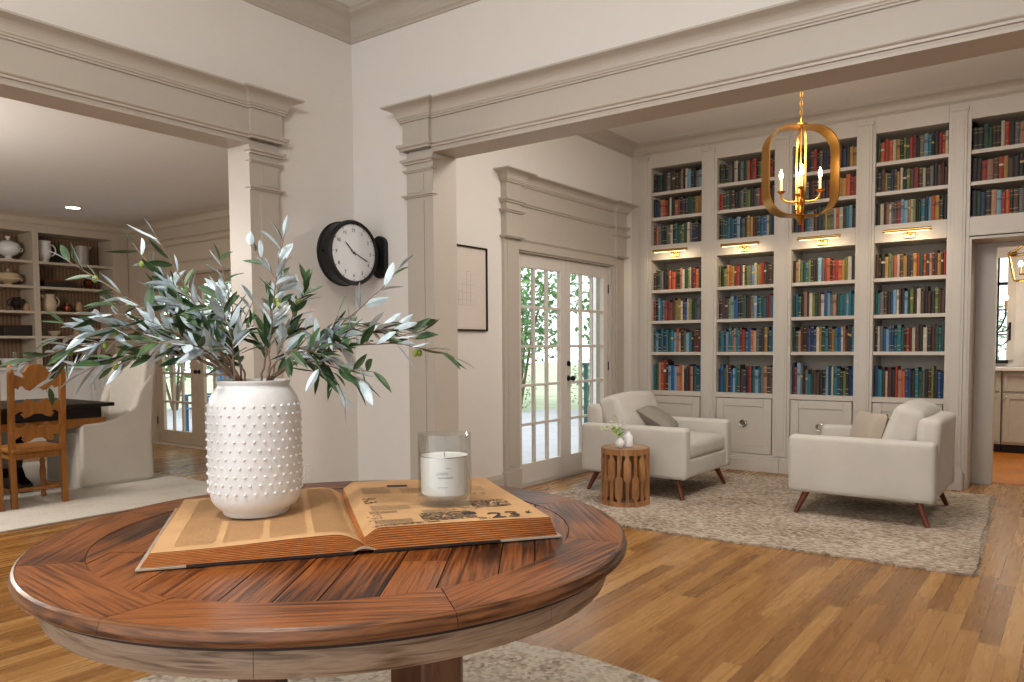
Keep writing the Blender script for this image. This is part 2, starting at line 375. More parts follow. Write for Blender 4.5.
def empty(name, loc, rz=0):
    o = bpy.data.objects.new(name, None); o.location = loc; o.rotation_euler = (0, 0, rz); o.empty_display_size = .1; C.objects.link(o); return o
def struct(mb, name, mat, bevel=0): return tag(mb.build(name, mat, bevel=bevel), kind='structure')
def text_mesh(body, size, mat, name, mtx, parent, extrude=.0004, align='LEFT'):
    cu = bpy.data.curves.new(name, 'FONT'); cu.body = body; cu.size = size; cu.extrude = extrude; cu.align_x = align; cu.resolution_u = 3
    t = bpy.data.objects.new('tmp', cu); C.objects.link(t); bpy.context.view_layer.update()
    me = bpy.data.meshes.new_from_object(t.evaluated_get(bpy.context.evaluated_depsgraph_get())); bpy.data.objects.remove(t)
    me.transform(mtx); me.materials.clear(); me.materials.append(mat)
    o = bpy.data.objects.new(name, me); C.objects.link(o)
    if parent: adopt(o, parent)
    return o

def crown_prof(z0, z1, p):
    h = z1-z0; pr = [(0, z0), (.012, z0), (.016, z0+.07*h), (.03, z0+.14*h), (.03, z0+.2*h), (.03+.05*(p-.03), z0+.26*h)]
    for i in range(1, 8):
        a = PI/2*i/8; pr.append((.035+(p-.06)*(1-math.cos(a)), z0+.26*h+(.55*h)*math.sin(a)))
    pr += [(p-.025, z0+.84*h), (p-.02, z0+.86*h), (p-.012, z0+.93*h), (p, z0+.97*h), (p, z1), (0, z1)]
    return pr
def cornice_prof(z0, z1, p):
    h = z1-z0; pr = [(0, z0), (.014, z0), (.014, z0+.1*h), (.022, z0+.12*h), (.022, z0+.2*h), (.028, z0+.26*h)]
    for i in range(1, 7):
        a = PI/2*i/7; pr.append((.028+(p-.04)*(1-math.cos(a)), z0+.26*h+.56*h*math.sin(a)))
    pr += [(p-.004, z0+.88*h), (p, z0+.9*h), (p, z1), (0, z1)]
    return pr
def bead_prof(z, h, p): return [(0, z), (p*.5, z), (p*.55, z+h*.3), (p*.9, z+h*.45), (p, z+h*.6), (p, z+h), (0, z+h)]

# ------------------------------------------------------------------ the room shell
XW = -3.9; XO = -4.07
struct(MB().box(XO, 3.2, -3.4, 8.0, -.12, 0).box(-10.9, XO, -1.2, 5.46, -.12, 0), 'floor', M['floor'])
kfl = struct(MB().box(-2.2, 3.2, 8.0, 11.2, -.12, 0.004), 'floor_kitchen', mat_wood('orange-lit kitchen floor', [(.3, '#8a4a14'), (.55, '#b06a24'), (.8, '#c98436')], .3, (30, 3, 1)))  # the orange of the warm kitchen light is put into this floor colour
# left wall with the wide opening to the dining room and the glazed doors of the library
w = MB()
w.box(XO, XW, -3.4, .15, 0, 3.6); w.box(XO, XW, .15, 2.75, 2.43, 3.6); w.box(XO, XW, 2.75, 5.40, 0, 3.6)
w.box(XO, XW, 5.40, 7.05, 2.06, 3.6); w.box(XO, XW, 7.05, 8.0, 0, 3.6)
struct(w, 'wall_left', M['wall'])
w = MB(); w.box(XW, -3.19, 3.56, 3.735, 0, 3.6); w.box(-3.19, .95, 3.56, 3.735, 2.425, 3.6); w.box(.95, 3.2, 3.56, 3.735, 0, 3.6)
struct(w, 'wall_middle', M['wall'])
w = MB(); w.box(-3.9, -.616, 7.92, 8.02, 0, 3.6); w.box(-.616, .35, 7.92, 8.02, 2.07, 3.6); w.box(.35, 3.2, 7.92, 8.02, 0, 3.6)
struct(w, 'wall_back', M['wall'])
struct(MB().box(3.2, 3.3, -3.4, 11.2, 0, 3.6), 'wall_right', M['wall'])
struct(MB().box(XO, 3.2, -3.4, 3.65, 3.375, 3.5), 'ceiling', M['ceil'])
struct(MB().box(XO, 3.2, 3.65, 8.0, 3.335, 3.5), 'ceiling_library', M['ceil'])
# crowns
struct(MB().sweep([(XW, -3.4), (XW, 3.56), (3.2, 3.56)], crown_prof(3.215, 3.375, .145), -1), 'trim_1', M['trim'])
struct(MB().sweep([(XW, 3.735), (XW, 7.5), (3.2, 7.5)], crown_prof(3.235, 3.335, .145), -1), 'trim_2', M['trim'])

# opening to the library (front face Y=3.56)
b = MB(); f = 3.56
b.box(-3.39, -3.19, f-.028, f, 0, 2.425); b.box(-3.375, -3.245, f-.034, f-.028, .2, 2.13); b.box(-3.41, -3.17, f-.042, f, 0, .17)
b.box(-3.375, -3.245, f-.034, f-.028, 2.18, 2.29)
b.box(-3.395, -3.18, f-.055, f, 2.44, 2.62); b.box(-3.18, .95, f-.03, f, 2.425, 2.62)
b.box(.95, 1.15, f-.028, f, 0, 2.425)
b.box(-3.19, -3.172, f-.028, 3.748, 0, 2.425); b.box(.932, .95, f-.028, 3.748, 0, 2.425); b.box(-3.172, .932, f-.028, 3.748, 2.408, 2.4255)
b.box(-3.36, -3.191, 3.736, 3.747, 0, 2.43); b.box(-3.36, 1.1, 3.735, 3.748, 2.425, 2.6)
blk = [(-3.395, f), (-3.395, f-.055), (-3.18, f-.055), (-3.18, f-.03), (.95, f-.03)]
b.sweep(blk, cornice_prof(2.605, 2.70, .095), -1)
b.sweep(blk, bead_prof(2.435, .035, .03), -1)
b.sweep([(-3.18, f-.03), (.95, f-.03)], [(0, 2.47), (.004, 2.47), (.004, 2.478), (0, 2.478)], -1)
pl = [(-3.39, f), (-3.39, f-.028), (-3.185, f-.028), (-3.185, f)]
for z, h, p in ((2.355, .03, .03), (2.305, .018, .02), (2.15, .018, .026)): b.sweep(pl, bead_prof(z, h, p), -1)
struct(b, 'trim_3', M['trim'])
# opening to the dining room (face X=-3.9)
b = MB(); g = XW
b.box(g, g+.028, 2.76, 2.95, 0, 2.425); b.box(g+.028, g+.034, 2.815, 2.935, .2, 2.13); b.box(g+.028, g+.034, 2.815, 2.935, 2.18, 2.29); b.box(g, g+.042, 2.74, 2.97, 0, .17)
b.box(g, g+.055, 2.745, 2.955, 2.44, 2.62); b.box(g, g+.03, .15, 2.745, 2.425, 2.62)
b.box(g, g+.028, -.05, .15, 0, 2.425)
b.box(XO-.006, g+.028, 2.742, 2.76, 0, 2.425); b.box(XO-.006, g+.028, .15, .168, 0, 2.425); b.box(XO-.006, g+.028, .168, 2.742, 2.408, 2.4255)
blk = [(g+.03, .15), (g+.03, 2.745), (g+.055, 2.745), (g+.055, 2.955), (g, 2.955)]
b.sweep(blk, cornice_prof(2.605, 2.70, .095), -1); b.sweep(blk, bead_prof(2.435, .035, .03), -1)
pl = [(g, 2.755), (g+.028, 2.755), (g+.028, 2.95), (g, 2.95)]
for z, h, p in ((2.355, .03, .03), (2.305, .018, .02), (2.15, .018, .026)): b.sweep(pl, bead_prof(z, h, p), -1)
struct(b, 'trim_4', M['trim'])
# surround of the glazed doors in the library
b = MB()
for y0, y1 in ((5.18, 5.385), (7.065, 7.27)):
    b.box(g, g+.03, y0, y1, 0, 2.44); b.box(g+.03, g+.037, y0+.04, y1-.04, .22, 2.12); b.box(g, g+.045, y0-.01, y1+.01, 0, .18)
    b.box(g, g+.06, y0-.005, y1+.005, 2.14, 2.62)
    p = [(g, y0), (g+.045, y0), (g+.045, y1), (g, y1)]
    for z, h, q in ((2.35, .028, .03), (2.14, .02, .024)): b.sweep([(g, y0-.005), (g+.06, y0-.005), (g+.06, y1+.005), (g, y1+.005)], bead_prof(z, h, q), -1)
b.box(g, g+.03, 5.385, 7.065, 2.06, 2.62)
b.sweep([(g+.03, 5.385), (g+.03, 7.065)], bead_prof(2.135, .022, .016), -1)
blk = [(g, 5.175), (g+.06, 5.175), (g+.06, 5.39), (g+.03, 5.39), (g+.03, 7.06), (g+.06, 7.06), (g+.06, 7.275), (g, 7.275)]
b.sweep(blk, cornice_prof(2.595, 2.69, .1), -1); b.sweep(blk, bead_prof(2.43, .035, .03), -1)
b.box(XO, g+.01, 5.40, 5.415, 0, 2.06); b.box(XO, g+.01, 7.035, 7.05, 0, 2.06); b.box(XO, g+.01, 5.415, 7.035, 2.045, 2.06); b.box(XO-.05, g+.005, 5.415, 7.035, 0, .02)
struct(b, 'trim_5', M['trim'])
def bb(path, side, name, h=.16):
    struct(MB().sweep(path, [(0, 0), (.016, 0), (.016, h-.03), (.01, h-.015), (.006, h), (0, h)], side), name, M['trim'])
bb([(XW, 2.97), (XW, 3.56), (-3.41, 3.56)], -1, 'baseboard_left')
bb([(XW, 3.748), (XW, 5.17)], -1, 'baseboard_library')
bb([(XW, 7.28), (XW, 7.42)], -1, 'baseboard_corner')

# ------------------------------------------------------------------ glazed doors
def leaf(mb, y0, y1, z0, z1, X, gl, rows, cols=3, dx=.045, stile=.115, top=.125, bot=.2, mt=.024, axis='Y'):
    # door leaf in plane X (axis Y) or in plane Y (axis X)
    def bx(a0, a1, c0, c1, t0=0, t1=dx):
        if axis == 'Y': mb.box(X+t0, X+t1, a0, a1, c0, c1)
        else: mb.box(a0, a1, X+t0, X+t1, c0, c1)
    bx(y0, y0+stile, z0, z1); bx(y1-stile, y1, z0, z1); bx(y0+stile, y1-stile, z1-top, z1); bx(y0+stile, y1-stile, z0, z0+bot)
    iw = (y1-y0-2*stile); ih = z1-top-z0-bot
    for i in range(1, cols):
        c = y0+stile+iw*i/cols; bx(c-mt/2, c+mt/2, z0+bot, z1-top, .006, dx-.006)
    for j in range(1, rows):
        c = z0+bot+ih*j/rows; bx(y0+stile, y1-stile, c-mt/2, c+mt/2, .008, dx-.008)
    if axis == 'Y': gl.box(X+.02, X+.024, y0+stile, y1-stile, z0+bot, z1-top)
    else: gl.box(y0+stile, y1-stile, X+.02, X+.024, z0+bot, z1-top)
def knob(mb, c, n):
    c = Vector(c); n = Vector(n); mb.cyl(c, c+n*.008, .028, .026, 20); mb.cyl(c+n*.008, c+n*.035, .009, .011, 12); mb.sphere(c+n*.052, .026, n=8)
X0 = -3.975
for i, (y0, y1) in enumerate(((5.417, 6.223), (6.227, 7.033))):
    mb, gl = MB(), MB(); leaf(mb, y0, y1, .022, 2.043, X0, gl, 5, bot=.175, stile=.085 if i else .085, top=.115)
    d = tag(mb.build('door_%d' % (i+1), M['door'], bevel=.003), kind='structure'); gl.build('glass', M['glass'], d)
    hy = y0-.004 if i == 0 else y1+.004
    for hz in (.25, 1.03, 1.82): MB().cyl((X0+.05, hy, hz-.045), (X0+.05, hy, hz+.045), .008, n=10).build('hinge', M['bronze'], d)
    if i:
        k = MB(); knob(k, (X0+.045, y0+.04, .93), (1, 0, 0)); k.build('door_handle', M['bronze'], d)
        k = MB(); k.cyl((X0+.045, y0+.04, 1.07), (X0+.057, y0+.04, 1.07), .026, .024, 18); k.box(X0+.057, X0+.07, y0+.036, y0+.044, 1.05, 1.09); k.build('deadbolt', M['bronze'], d)

# ------------------------------------------------------------------ built-in library bookcases
YF, YB = 7.5, 7.9
BAYX = [(-3.673, -3.115), (-2.953, -2.385), (-2.22, -1.656), (-1.498, -.932), (-.767, -.2)]
WHERE = ['bookcase beside glass doors', 'second bookcase from glass doors', 'third bookcase from glass doors', 'bookcase beside the doorway', 'bookcase over the doorway']
SH_L = [1.819, 1.496, 1.168]; SH_U = [2.837, 2.577]
rings = []
for k, (x0, x1) in enumerate(BAYX):
    xl = -3.9 if k == 0 else (BAYX[k-1][1]+x0)/2; xr = (x1+BAYX[k+1][0])/2 if k < 4 else .35
    if k == 3: xr = -.767
    if k == 4: xl = -.767
    e = empty('bookcase', ((x0+x1)/2, YB, 0))
    lab = ['built-in painted bookcase beside the glass doors, against the left corner', 'built-in painted bookcase, second from the glass doors, with a ring pull below', 'built-in painted bookcase behind the gold lantern chandelier, third from glass doors',
           'built-in painted bookcase beside the open doorway, behind the right armchair', 'built-in painted shelves above the open doorway at the right edge'][k]
    tag(e, lab, 'bookcase', 'built-in library bookcases')
    f = MB(); up_only = (k == 4)
    zb = 2.12 if up_only else 0.0
    for (a, c) in ((xl, x0), (x1, xr)): f.box(a+.0005, c-.0005, YF, YF+.022, zb if up_only else .14, 3.30)
    f.box(x0, x1, YF, YF+.022, 3.09, 3.30); f.box(x0, x1, YF, YF+.022, 2.13, 2.286)
    if not up_only: f.box(x0, x1, YF, YF+.022, .715, .762); f.box(x0, x1, YF, YF+.022, .14, .165)
    f.build('face_frame', M['case'], e, bevel=.002)
    sd = MB()
    for (a, c) in ((max(xl, x0-.03), x0), (x1, min(xr, x1+.03))): sd.box(a, c, YF+.022, YB-.01, zb+.02, 3.30)
    sd.box(x0, x1, YF+.022, YB-.01, 3.09, 3.11)
    sd.box(x0, x1, YF+.022, YB-.01, 2.13, 2.286)
    sd.build('side_panel', M['case'], e)
    MB().box(x0, x1, YB-.02, YB-.005, (2.286 if up_only else .762), 3.09).build('back_panel', M['caseback'], e)
    zs = SH_U+([] if up_only else SH_L)
    for z in zs: MB().box(x0+.001, x1-.001, YF+.012, YB-.022, z-.032, z).build('shelf', M['case'], e, bevel=.002)
    if not up_only:
        MB().box(x0, x1, YF+.022, YB-.022, .72, .762).build('shelf', M['case'], e)
        d = MB(); a, c = x0+.008, x1-.008; y = YF-.004
        d.box(a, a+.075, y, y+.02, .17, .708); d.box(c-.075, c, y, y+.02, .17, .708); d.box(a+.075, c-.075, y, y+.02, .633, .708); d.box(a+.075, c-.075, y, y+.02, .17, .245)
        d.box(a+.075, c-.075, y+.010, y+.02, .245, .633)
        dd = d.build('cabinet_door', M['case'], e, bevel=.003)
        cx = (x0+x1)/2
        if k in (1, 2, 3):
            r = MB(); zc = .475; r.cyl((cx, y+.010, zc+.018), (cx, y-.012, zc+.018), .014, .01, 14)
            pts = [(cx+.034*math.sin(t), y-.014, zc-.012+.034*math.cos(t)) for t in [2*PI*i/24 for i in range(25)]]; r.tube(pts, .005, 8, False)
            r.cyl((cx, y+.010, zc-.012), (cx, y+.006, zc-.012), .04, .038, 24); r.build('ring_pull', M['chrome'], dd)
        pb = MB(); pb.box(xl+(.001 if k else .02), xr-.001, YF-.055, YF+.02, 0, .125); pb.box(xl+(.001 if k else .02), xr-.001, YF-.035, YF+.02, .125, .14); pb.build('plinth', M['case'], e, bevel=.004)
for k, xs in enumerate([(-3.86, -3.70), (-3.1, -2.968), (-2.37, -2.235), (-1.641, -1.513), (-.917, -.782)]):
    p = MB(); z0 = .16
    c = (xs[0]+xs[1])/2 if k else -3.755; hw = .055 if k else .045
    p.box(c-hw, c+hw, YF-.014, YF, z0, 3.17); p.box(c-hw+.02, c+hw-.02, YF-.019, YF-.014, z0+.06, 3.12); p.box(c-hw-.01, c+hw+.01, YF-.02, YF, 3.17, 3.2)
    if k == 4: p.box(c-hw-.02, c+hw+.02, YF-.085, YF-.056, 0, .17); p.box(c-hw-.01, c+hw+.01, YF-.075, YF-.05, .17, .2)
    tag(p.build('trim_%d' % (6+k), M['case'], bevel=.003), kind='structure')
# doorway recess at the right: reveal walls
b = MB(); b.box(-.7669, -.748, YF, 7.915, 0, 2.12); b.box(-.748, .35, YF, 7.915, 2.10, 2.12); b.box(.33, .35, YF, 7.915, 0, 2.10)
b.box(-.748, -.616, 7.895, 7.915, 0, 2.10); b.box(-.616, .33, 7.895, 7.915, 2.065, 2.10)
b.box(-.6155, -.6, 7.894, 8.04, 0, 2.0645)
struct(b, 'trim_11', M['trim'])
struct(MB().box(.35, 3.2, YF, 7.9, 0, 3.3), 'wall_shelf_end', M['case'])

# ------------------------------------------------------------------ books
BC = {'K': ('black', '#1c1715'), 'N': ('navy', '#1a3050'), 'B': ('blue', '#1d5a96'), 'S': ('pale blue', '#7fa3b8'), 'T': ('teal', '#1b6f80'), 'G': ('dark green', '#1e4a38'), 'L': ('olive green', '#76803a'),
      'O': ('orange', '#c25a24'), 'R': ('red', '#9c2a1c'), 'M': ('maroon', '#5c1d1c'), 'D': ('brown', '#4c3120'), 'W': ('cream', '#cfc4ae'), 'Y': ('golden tan', '#b3853c'), 'P': ('pinkish tan', '#b07f66'), 'E': ('grey', '#6c6a66')}
ROWS = {
 (0, 'u1'): 'KKGKDEGDMGPKWSNKES', (0, 'u2'): 'KNNPORKWKPRKNDGGKYYD', (0, 'u3'): 'MRYENKLEWKTGELGWENNKD',
 (0, 'l1'): 'DKGEKDORODKPWGLWMROGK', (0, 'l2'): 'RKSTTRDRDLYWNBWLKGED', (0, 'l3'): 'TSGTNTGTSOWKESTKDMMN', (0, 'l4'): 'TGPORKSBSPOWKMDPKTGB',
 (1, 'u1'): 'KGKEKWKEGODRKLGWRK', (1, 'u2'): 'RDGKDKKEGLKDERRMKD', (1, 'u3'): 'KTGTNTNSKEGYYDDNTBWGN',
 (1, 'l1'): 'LKLYOYDRDWDLESWLORDKDD', (1, 'l2'): 'KMNLSTBKKGKDESKTGTMRT', (1, 'l3'): 'GTNSTEPTTMRTBOWEKNYKTT', (1, 'l4'): 'NBGPKBSTGMNKRGTSTEPDE',
 (2, 'u1'): 'EKMEKDRKEKNMKYDNKYY', (2, 'u2'): 'DRDEKMKDDKRKDYYORR', (2, 'u3'): 'KNRKTEDKGYLEWOWDTSK',
 (2, 'l1'): 'KYWLGTLKDKSEROKRROYLWK', (2, 'l2'): 'GTGKPDWLGDWBSEPGTTSTT', (2, 'l3'): 'GGPDKMBNBWYGTDYTBWPDDNT', (2, 'l4'): 'NRSEKETGDDKKSNWTGNLKNB',
 (3, 'u1'): 'GOROWYKLGRMKESTKKROW', (3, 'u2'): 'KDYGNDYWKLDRDWKEKDMD', (3, 'u3'): 'KWDPWEERSSYWLKGTNSOYKK',
 (3, 'l1'): 'DDKYLEOWDYKDYRGODPMDYDR', (3, 'l2'): 'GTEDKBSWDKSGLKWDKDKLDD', (3, 'l3'): 'KWEBSBNTTGKRMWDKWKMGTG', (3, 'l4'): 'NTDWMKRPOBNKTGEKDLKBN',
 (4, 'u1'): 'KKGGDKWRKEPWOYDK', (4, 'u2'): 'KKRPDRYDKKEGDWK', (4, 'u3'): 'KGNKPSROKDEEDWEK'}
ROWZ = {'u1': (2.837, .195), 'u2': (2.577, .185), 'u3': (2.286, .205), 'l1': (1.819, .205), 'l2': (1.496, .215), 'l3': (1.168, .225), 'l4': (.762, .255)}
ROWNAME = {'u1': 'top shelf', 'u2': 'second shelf down', 'u3': 'third shelf down', 'l1': 'fourth shelf down', 'l2': 'fifth shelf down', 'l3': 'sixth shelf down', 'l4': 'lowest shelf'}
ORD = ['first', 'second', 'third', 'fourth', 'fifth', 'sixth', 'seventh', 'eighth', 'ninth', 'tenth', 'eleventh', 'twelfth', 'thirteenth', 'fourteenth', 'fifteenth', 'sixteenth', 'seventeenth', 'eighteenth', 'nineteenth', 'twentieth', 'twenty-first', 'twenty-second', 'twenty-third', 'twenty-fourth']
def book_mesh(mb, x, y, z, w, d, h, col, rnd):
    # cover boards, rounded spine in colour bands, page block
    c = lin(col); j = rnd.uniform(.6, 1.0); c = tuple(min(1, v*j) for v in c[:3])+(1,)
    gold = tuple(min(1, v) for v in lin('#c9a45c')[:3])+(1,); pale = lin('#cfc6b0'); dark = tuple(v*.45 for v in c[:3])+(1,)
    st = rnd.choice(['plain', 'bands', 'label', 'bands', 'label', 'plain', 'dust'])
    band = rnd.choice([gold, pale, gold, dark])
    zs = [0, .06, .075, .22, .235, .60, .68, .76, .775, .92, .935, 1.0]; cs = [c]*11
    if st == 'bands': cs = [c, band, c, band, c, c, c, band, c, band, c]
    elif st == 'label': cs = [c, c, c, band, c, dark, dark, band, c, band, c] if rnd.random() < .6 else [c, c, c, c, c, band, c, c, c, c, c]
    elif st == 'dust': cs = [c, c, c, c, c, dark, c, c, c, c, c]
    n = 5; b = .004
    prof = [(x+w*i/n, y-b*math.sin(PI*i/n)) for i in range(n+1)]
    vs = [(px, py, z+h*t) for t in zs for (px, py) in prof]; fs = []; cc = []
    for q in range(11):
        for i in range(n):
            fs.append((q*(n+1)+i, q*(n+1)+i+1, (q+1)*(n+1)+i+1, (q+1)*(n+1)+i)); cc.append(cs[q])
    mb.add(vs, fs, col=cc)
    mb.box(x, x+.0022, y, y+d, z, z+h, col=c); mb.box(x+w-.0022, x+w, y, y+d, z, z+h, col=c)
    mb.box(x+.0022, x+w-.0022, y+.001, y+d-.006, z+.003, z+h-.005, col=lin('#bfb091'))
def proj(p):
    v = Vector(p)-Vector((0, 0, 1.23)); return v.dot(FW)
rb = random.Random(11); allbooks = []
for (k, row), s in ROWS.items():
    x0, x1 = BAYX[k]; z, H = ROWZ[row]; n = len(s)
    ws = [rb.uniform(.7, 1.35) for _ in s]; tot = (x1-x0-.014); sc = tot/sum(ws); x = x0+.006; h0 = H
    for i, ch in enumerate(s):
        w_ = ws[i]*sc; hh = H*rb.uniform(.88, 1.1)
        if row == 'l4' and k in (0, 2) and i < (8 if k == 0 else 4): hh *= 1.16
        if row == 'l4' and k == 2 and 4 <= i < 12: hh *= .84
        hh = min(hh, {'u1': .24, 'u2': .215, 'u3': .245, 'l1': .29, 'l2': .28, 'l3': .285, 'l4': .35}[row])
        d = rb.uniform(.13, .18); yy = YF+.05+rb.uniform(0, .012)
        vis = 1.0
        if k == 4 and x > -.38: vis = .001   # outside the photo: part of the remaining row
        dd = proj((x, yy, z)); allbooks.append([vis*w_*hh/dd**2, k, row, i, ch, (x, yy, z, w_-.0012, d, hh)]); x += w_
allbooks = [a for a in allbooks if a[0] > 0]
allbooks.sort(key=lambda a: -a[0]); stuff = MB()
for idx, (ar, k, row, i, ch, a) in enumerate(allbooks):
    nm, hx = BC[ch]
    if idx < 300:
        mb = MB(); book_mesh(mb, *a, hx, rb); o = mb.build('book', M['book'], loc=(a[0], a[1], a[2]), smooth=False)
        tag(o, '%s book, %s from left on %s of %s' % (nm, ORD[i], ROWNAME[row], WHERE[k]), 'book', 'books on the %s of the %s' % (ROWNAME[row], WHERE[k]))
    else: book_mesh(stuff, *a, hx, rb)
o = stuff.build('books', M['book'], smooth=False); tag(o, 'remaining smaller-looking cloth bound books filling the library bookcase shelves', 'book', kind='stuff')

# ------------------------------------------------------------------ picture lights
PLAB = ['brass picture light on the bookcase beside the glass doors', 'brass picture light left of the gold lantern chandelier', 'brass picture light just below the gold lantern chandelier', 'brass picture light on the bookcase beside the doorway']
for k in range(4):
    x0, x1 = BAYX[k]; cx = (x0+x1)/2; e = empty('picture_light', (cx, YF, 2.21)); tag(e, PLAB[k], 'picture light', 'picture lights on the bookcases')
    MB().box(cx-.045, cx+.045, YF-.02, YF, 2.15, 2.20).build('mount', M['brassl'], e, bevel=.004)
    t = MB(); t.tube([(cx, YF-.02, 2.175), (cx, YF-.07, 2.18), (cx, YF-.13, 2.20)], .007, 8); t.build('arm', M['brassl'], e)
    MB().cyl((cx-.19, YF-.14, 2.207), (cx+.19, YF-.14, 2.207), .014, n=16).build('bar', M['brassl'], e)
    MB().box(cx-.17, cx+.17, YF-.146, YF-.134, 2.189, 2.1935).build('lamp_strip', M['led'], e)
    l = area('picture_lamp', (cx, YF-.125, 2.182), .32, .75, (1, .78, .5), (math.radians(32), 0, 0), .02); l.parent = e; l.matrix_parent_inverse = parent_world(e).inverted()

# ------------------------------------------------------------------ round table
TC = (-1.542, 1.35)
def table_uv(pts, ang, off):
    ca, sa = math.cos(ang), math.sin(ang); return [(x*ca+y*sa+off[0], -x*sa+y*ca+off[1]) for x, y in pts]
t = empty('round_table', (TC[0], TC[1], 0)); tag(t, 'large round reclaimed wood table in the foreground under the olive vase', 'table')
rt_ = random.Random(3); PA = math.radians(124.4); RI = .590
def pt(px, py): # plank frame (along, across) to world
    return (TC[0]+px*math.cos(PA)-py*math.sin(PA), TC[1]+px*math.sin(PA)+py*math.cos(PA))
mb = MB(); y = -RI+.001; Z = .7595
while y < RI-.002:
    wdt = min(rt_.uniform(.075, .125), RI-y-.001); ya, yb = y+.0012, y+wdt-.0012
    xa = lambda yy: math.sqrt(max(0, (RI-.0015)**2-yy*yy)); off = (rt_.uniform(0, 50), rt_.uniform(0, 50))
    split = rt_.uniform(-.35, .35) if wdt > .06 and abs(y) < .4 else None
    def poly(sa, sb):
        n = 8; R = [(xa(ya+(yb-ya)*i/n), ya+(yb-ya)*i/n) for i in range(n+1)]; Lf = [(-xx, yy) for xx, yy in reversed(R)]
        if sa is not None: Lf = [(sa, yb), (sa, ya)]
        if sb is not None: R = [(sb, ya), (sb, yb)]
        return R+Lf
    for sa, sb in ([(None, None)] if split is None else [(None, split-.001), (split+.001, None)]):
        P = poly(sa, sb); n = len(P); zz = Z+rt_.uniform(-.0008, .0006)
        vs = [(*pt(*p), zz) for p in P]+[(*pt(*p), zz-.006) for p in P]
        off = (rt_.uniform(0, 50), rt_.uniform(0, 50)); uv = [(p[0]+off[0], p[1]+off[1]) for p in P]
        mb.add(vs, [tuple(range(n))]+[(i, n+i, n+(i+1) % n, (i+1) % n) for i in range(n)], uvs=[uv]+[[uv[i], uv[i], uv[(i+1) % n], uv[(i+1) % n]] for i in range(n)])
    y += wdt
tt = mb.build('table_top', M['tabletop'], t, smooth=False)
MB().lathe([(0.001, .745), (.70, .745), (.70, .752), (0.001, .752)], (TC[0], TC[1], 0), 64).build('joint_layer', M['groove'], tt)
NS = 8; a0 = math.radians(20); cuts = [a0+2*PI*i/NS+rt_.uniform(-.08, .08) for i in range(NS)]; cuts.append(cuts[0]+2*PI)
mb = MB(); mr = MB(); ma = MB()
for i in range(NS):
    A0, A1 = cuts[i], cuts[i+1]; n = 14; am = (A0+A1)/2; off = (rt_.uniform(0, 50), rt_.uniform(0, 50)); g = .0012
    ins = [(RI*math.cos(A0+g/RI+(A1-A0-2*g/RI)*q/n+.02), RI*math.sin(A0+g/RI+(A1-A0-2*g/RI)*q/n+.02)) for q in range(n+1)]
    out = [(0.722*math.cos(A0+g+(A1-A0-2*g)*q/n-.03), 0.722*math.sin(A0+g+(A1-A0-2*g)*q/n-.03)) for q in range(n+1)]
    P = ins+out[::-1]; k = len(P); z = .7605; vs = [(TC[0]+x, TC[1]+yy, z) for x, yy in P]+[(TC[0]+x, TC[1]+yy, z-.008) for x, yy in P]
    uv = table_uv(P, am+PI/2, off)
    mb.add(vs, [tuple(range(k))]+[(q, k+q, k+(q+1) % k, (q+1) % k) for q in range(k)], uvs=[uv]+[[uv[q], uv[q], uv[(q+1) % k], uv[(q+1) % k]] for q in range(k)])
    rim = [(.717, .7595), (.724, .7612), (.730, .757), (.7305, .751), (.734, .747), (.7355, .741), (.7335, .733), (.727, .728), (.714, .7255), (.710, .7185), (.69, .717)]
    mr.lathe(rim, (TC[0], TC[1], 0), 14, a0=A0+.0008-.03, a1=A1-.0008-.03, uvr=.74)
    for f_, q in list(mr.uv.items()):
        pass
    A0 += .35; A1 += .35
    ap = [(.672, .72), (.681, .715), (.684, .69), (.684, .662), (.681, .655), (.672, .651), (.655, .651)]
    ma.lathe(ap, (TC[0], TC[1], 0), 14, a0=A0+.0008, a1=A1-.0008, uvr=.68)
mb.build('border_board', M['tabletop'], t, smooth=False); mr.build('rim_moulding', M['tablerim'], t)
MB().lathe([(.60, .718), (.715, .718), (.715, .744), (.6, .744), (.6, .718)], (TC[0], TC[1], 0), 64).build('sub_top', M['groove'], t)
ma.build('apron', M['apron'], t)
MB().lathe([(.655, .651), (.655, .742), (.64, .742), (.64, .651), (.655, .651)], (TC[0], TC[1], 0), 64).build('apron_backing', M['tableleg'], t)
rh = Vector((.8063, .5915)); fh = Vector((-.5915, .8063))
for k in range(4):
    a = math.radians(-25+90*k); c = Vector(TC)+rh*(.30*math.cos(a))+fh*(.30*math.sin(a))
    l = MB(); mt = Matrix.Translation((c.x, c.y, 0)) @ Matrix.Rotation(math.radians(36), 4, 'Z'); l.box(-.044, .044, -.044, .044, .0, .745, mt); l.box(-.055, .055, -.055, .055, .02, .12, mt)
    l.build('leg', M['tableleg'], t, bevel=.004)
for k in range(2):
    a = math.radians(-25+90*k); l = MB(); mt = Matrix.Translation((TC[0], TC[1], 0)) @ Matrix.Rotation(math.radians(36.3)+a, 4, 'Z'); l.box(-.62, .62, -.035, .035, .66+.03*k, .69+.03*k, mt); l.box(-.27, .27, -.03, .03, .13+.0*k, .2, mt)
    l.build('cross_beam', M['tableleg'], t, bevel=.004)
# round rug under it
mb = MB(); n = 120; rr = [1.235+.008*math.sin(i*.37)+.005*math.sin(i*1.1) for i in range(n)]
vs = [(TC[0]+r*math.cos(2*PI*i/n), TC[1]+r*math.sin(2*PI*i/n), z) for z in (.001, .011) for i, r in enumerate(rr)]
mb.add(vs, [tuple(range(n-1, -1, -1)), tuple(range(n, 2*n))]+[(i, (i+1) % n, n+(i+1) % n, n+i) for i in range(n)])
tag(mb.build('round_rug', M['persian']), 'faded cream and grey round rug under the round wooden table', 'rug')

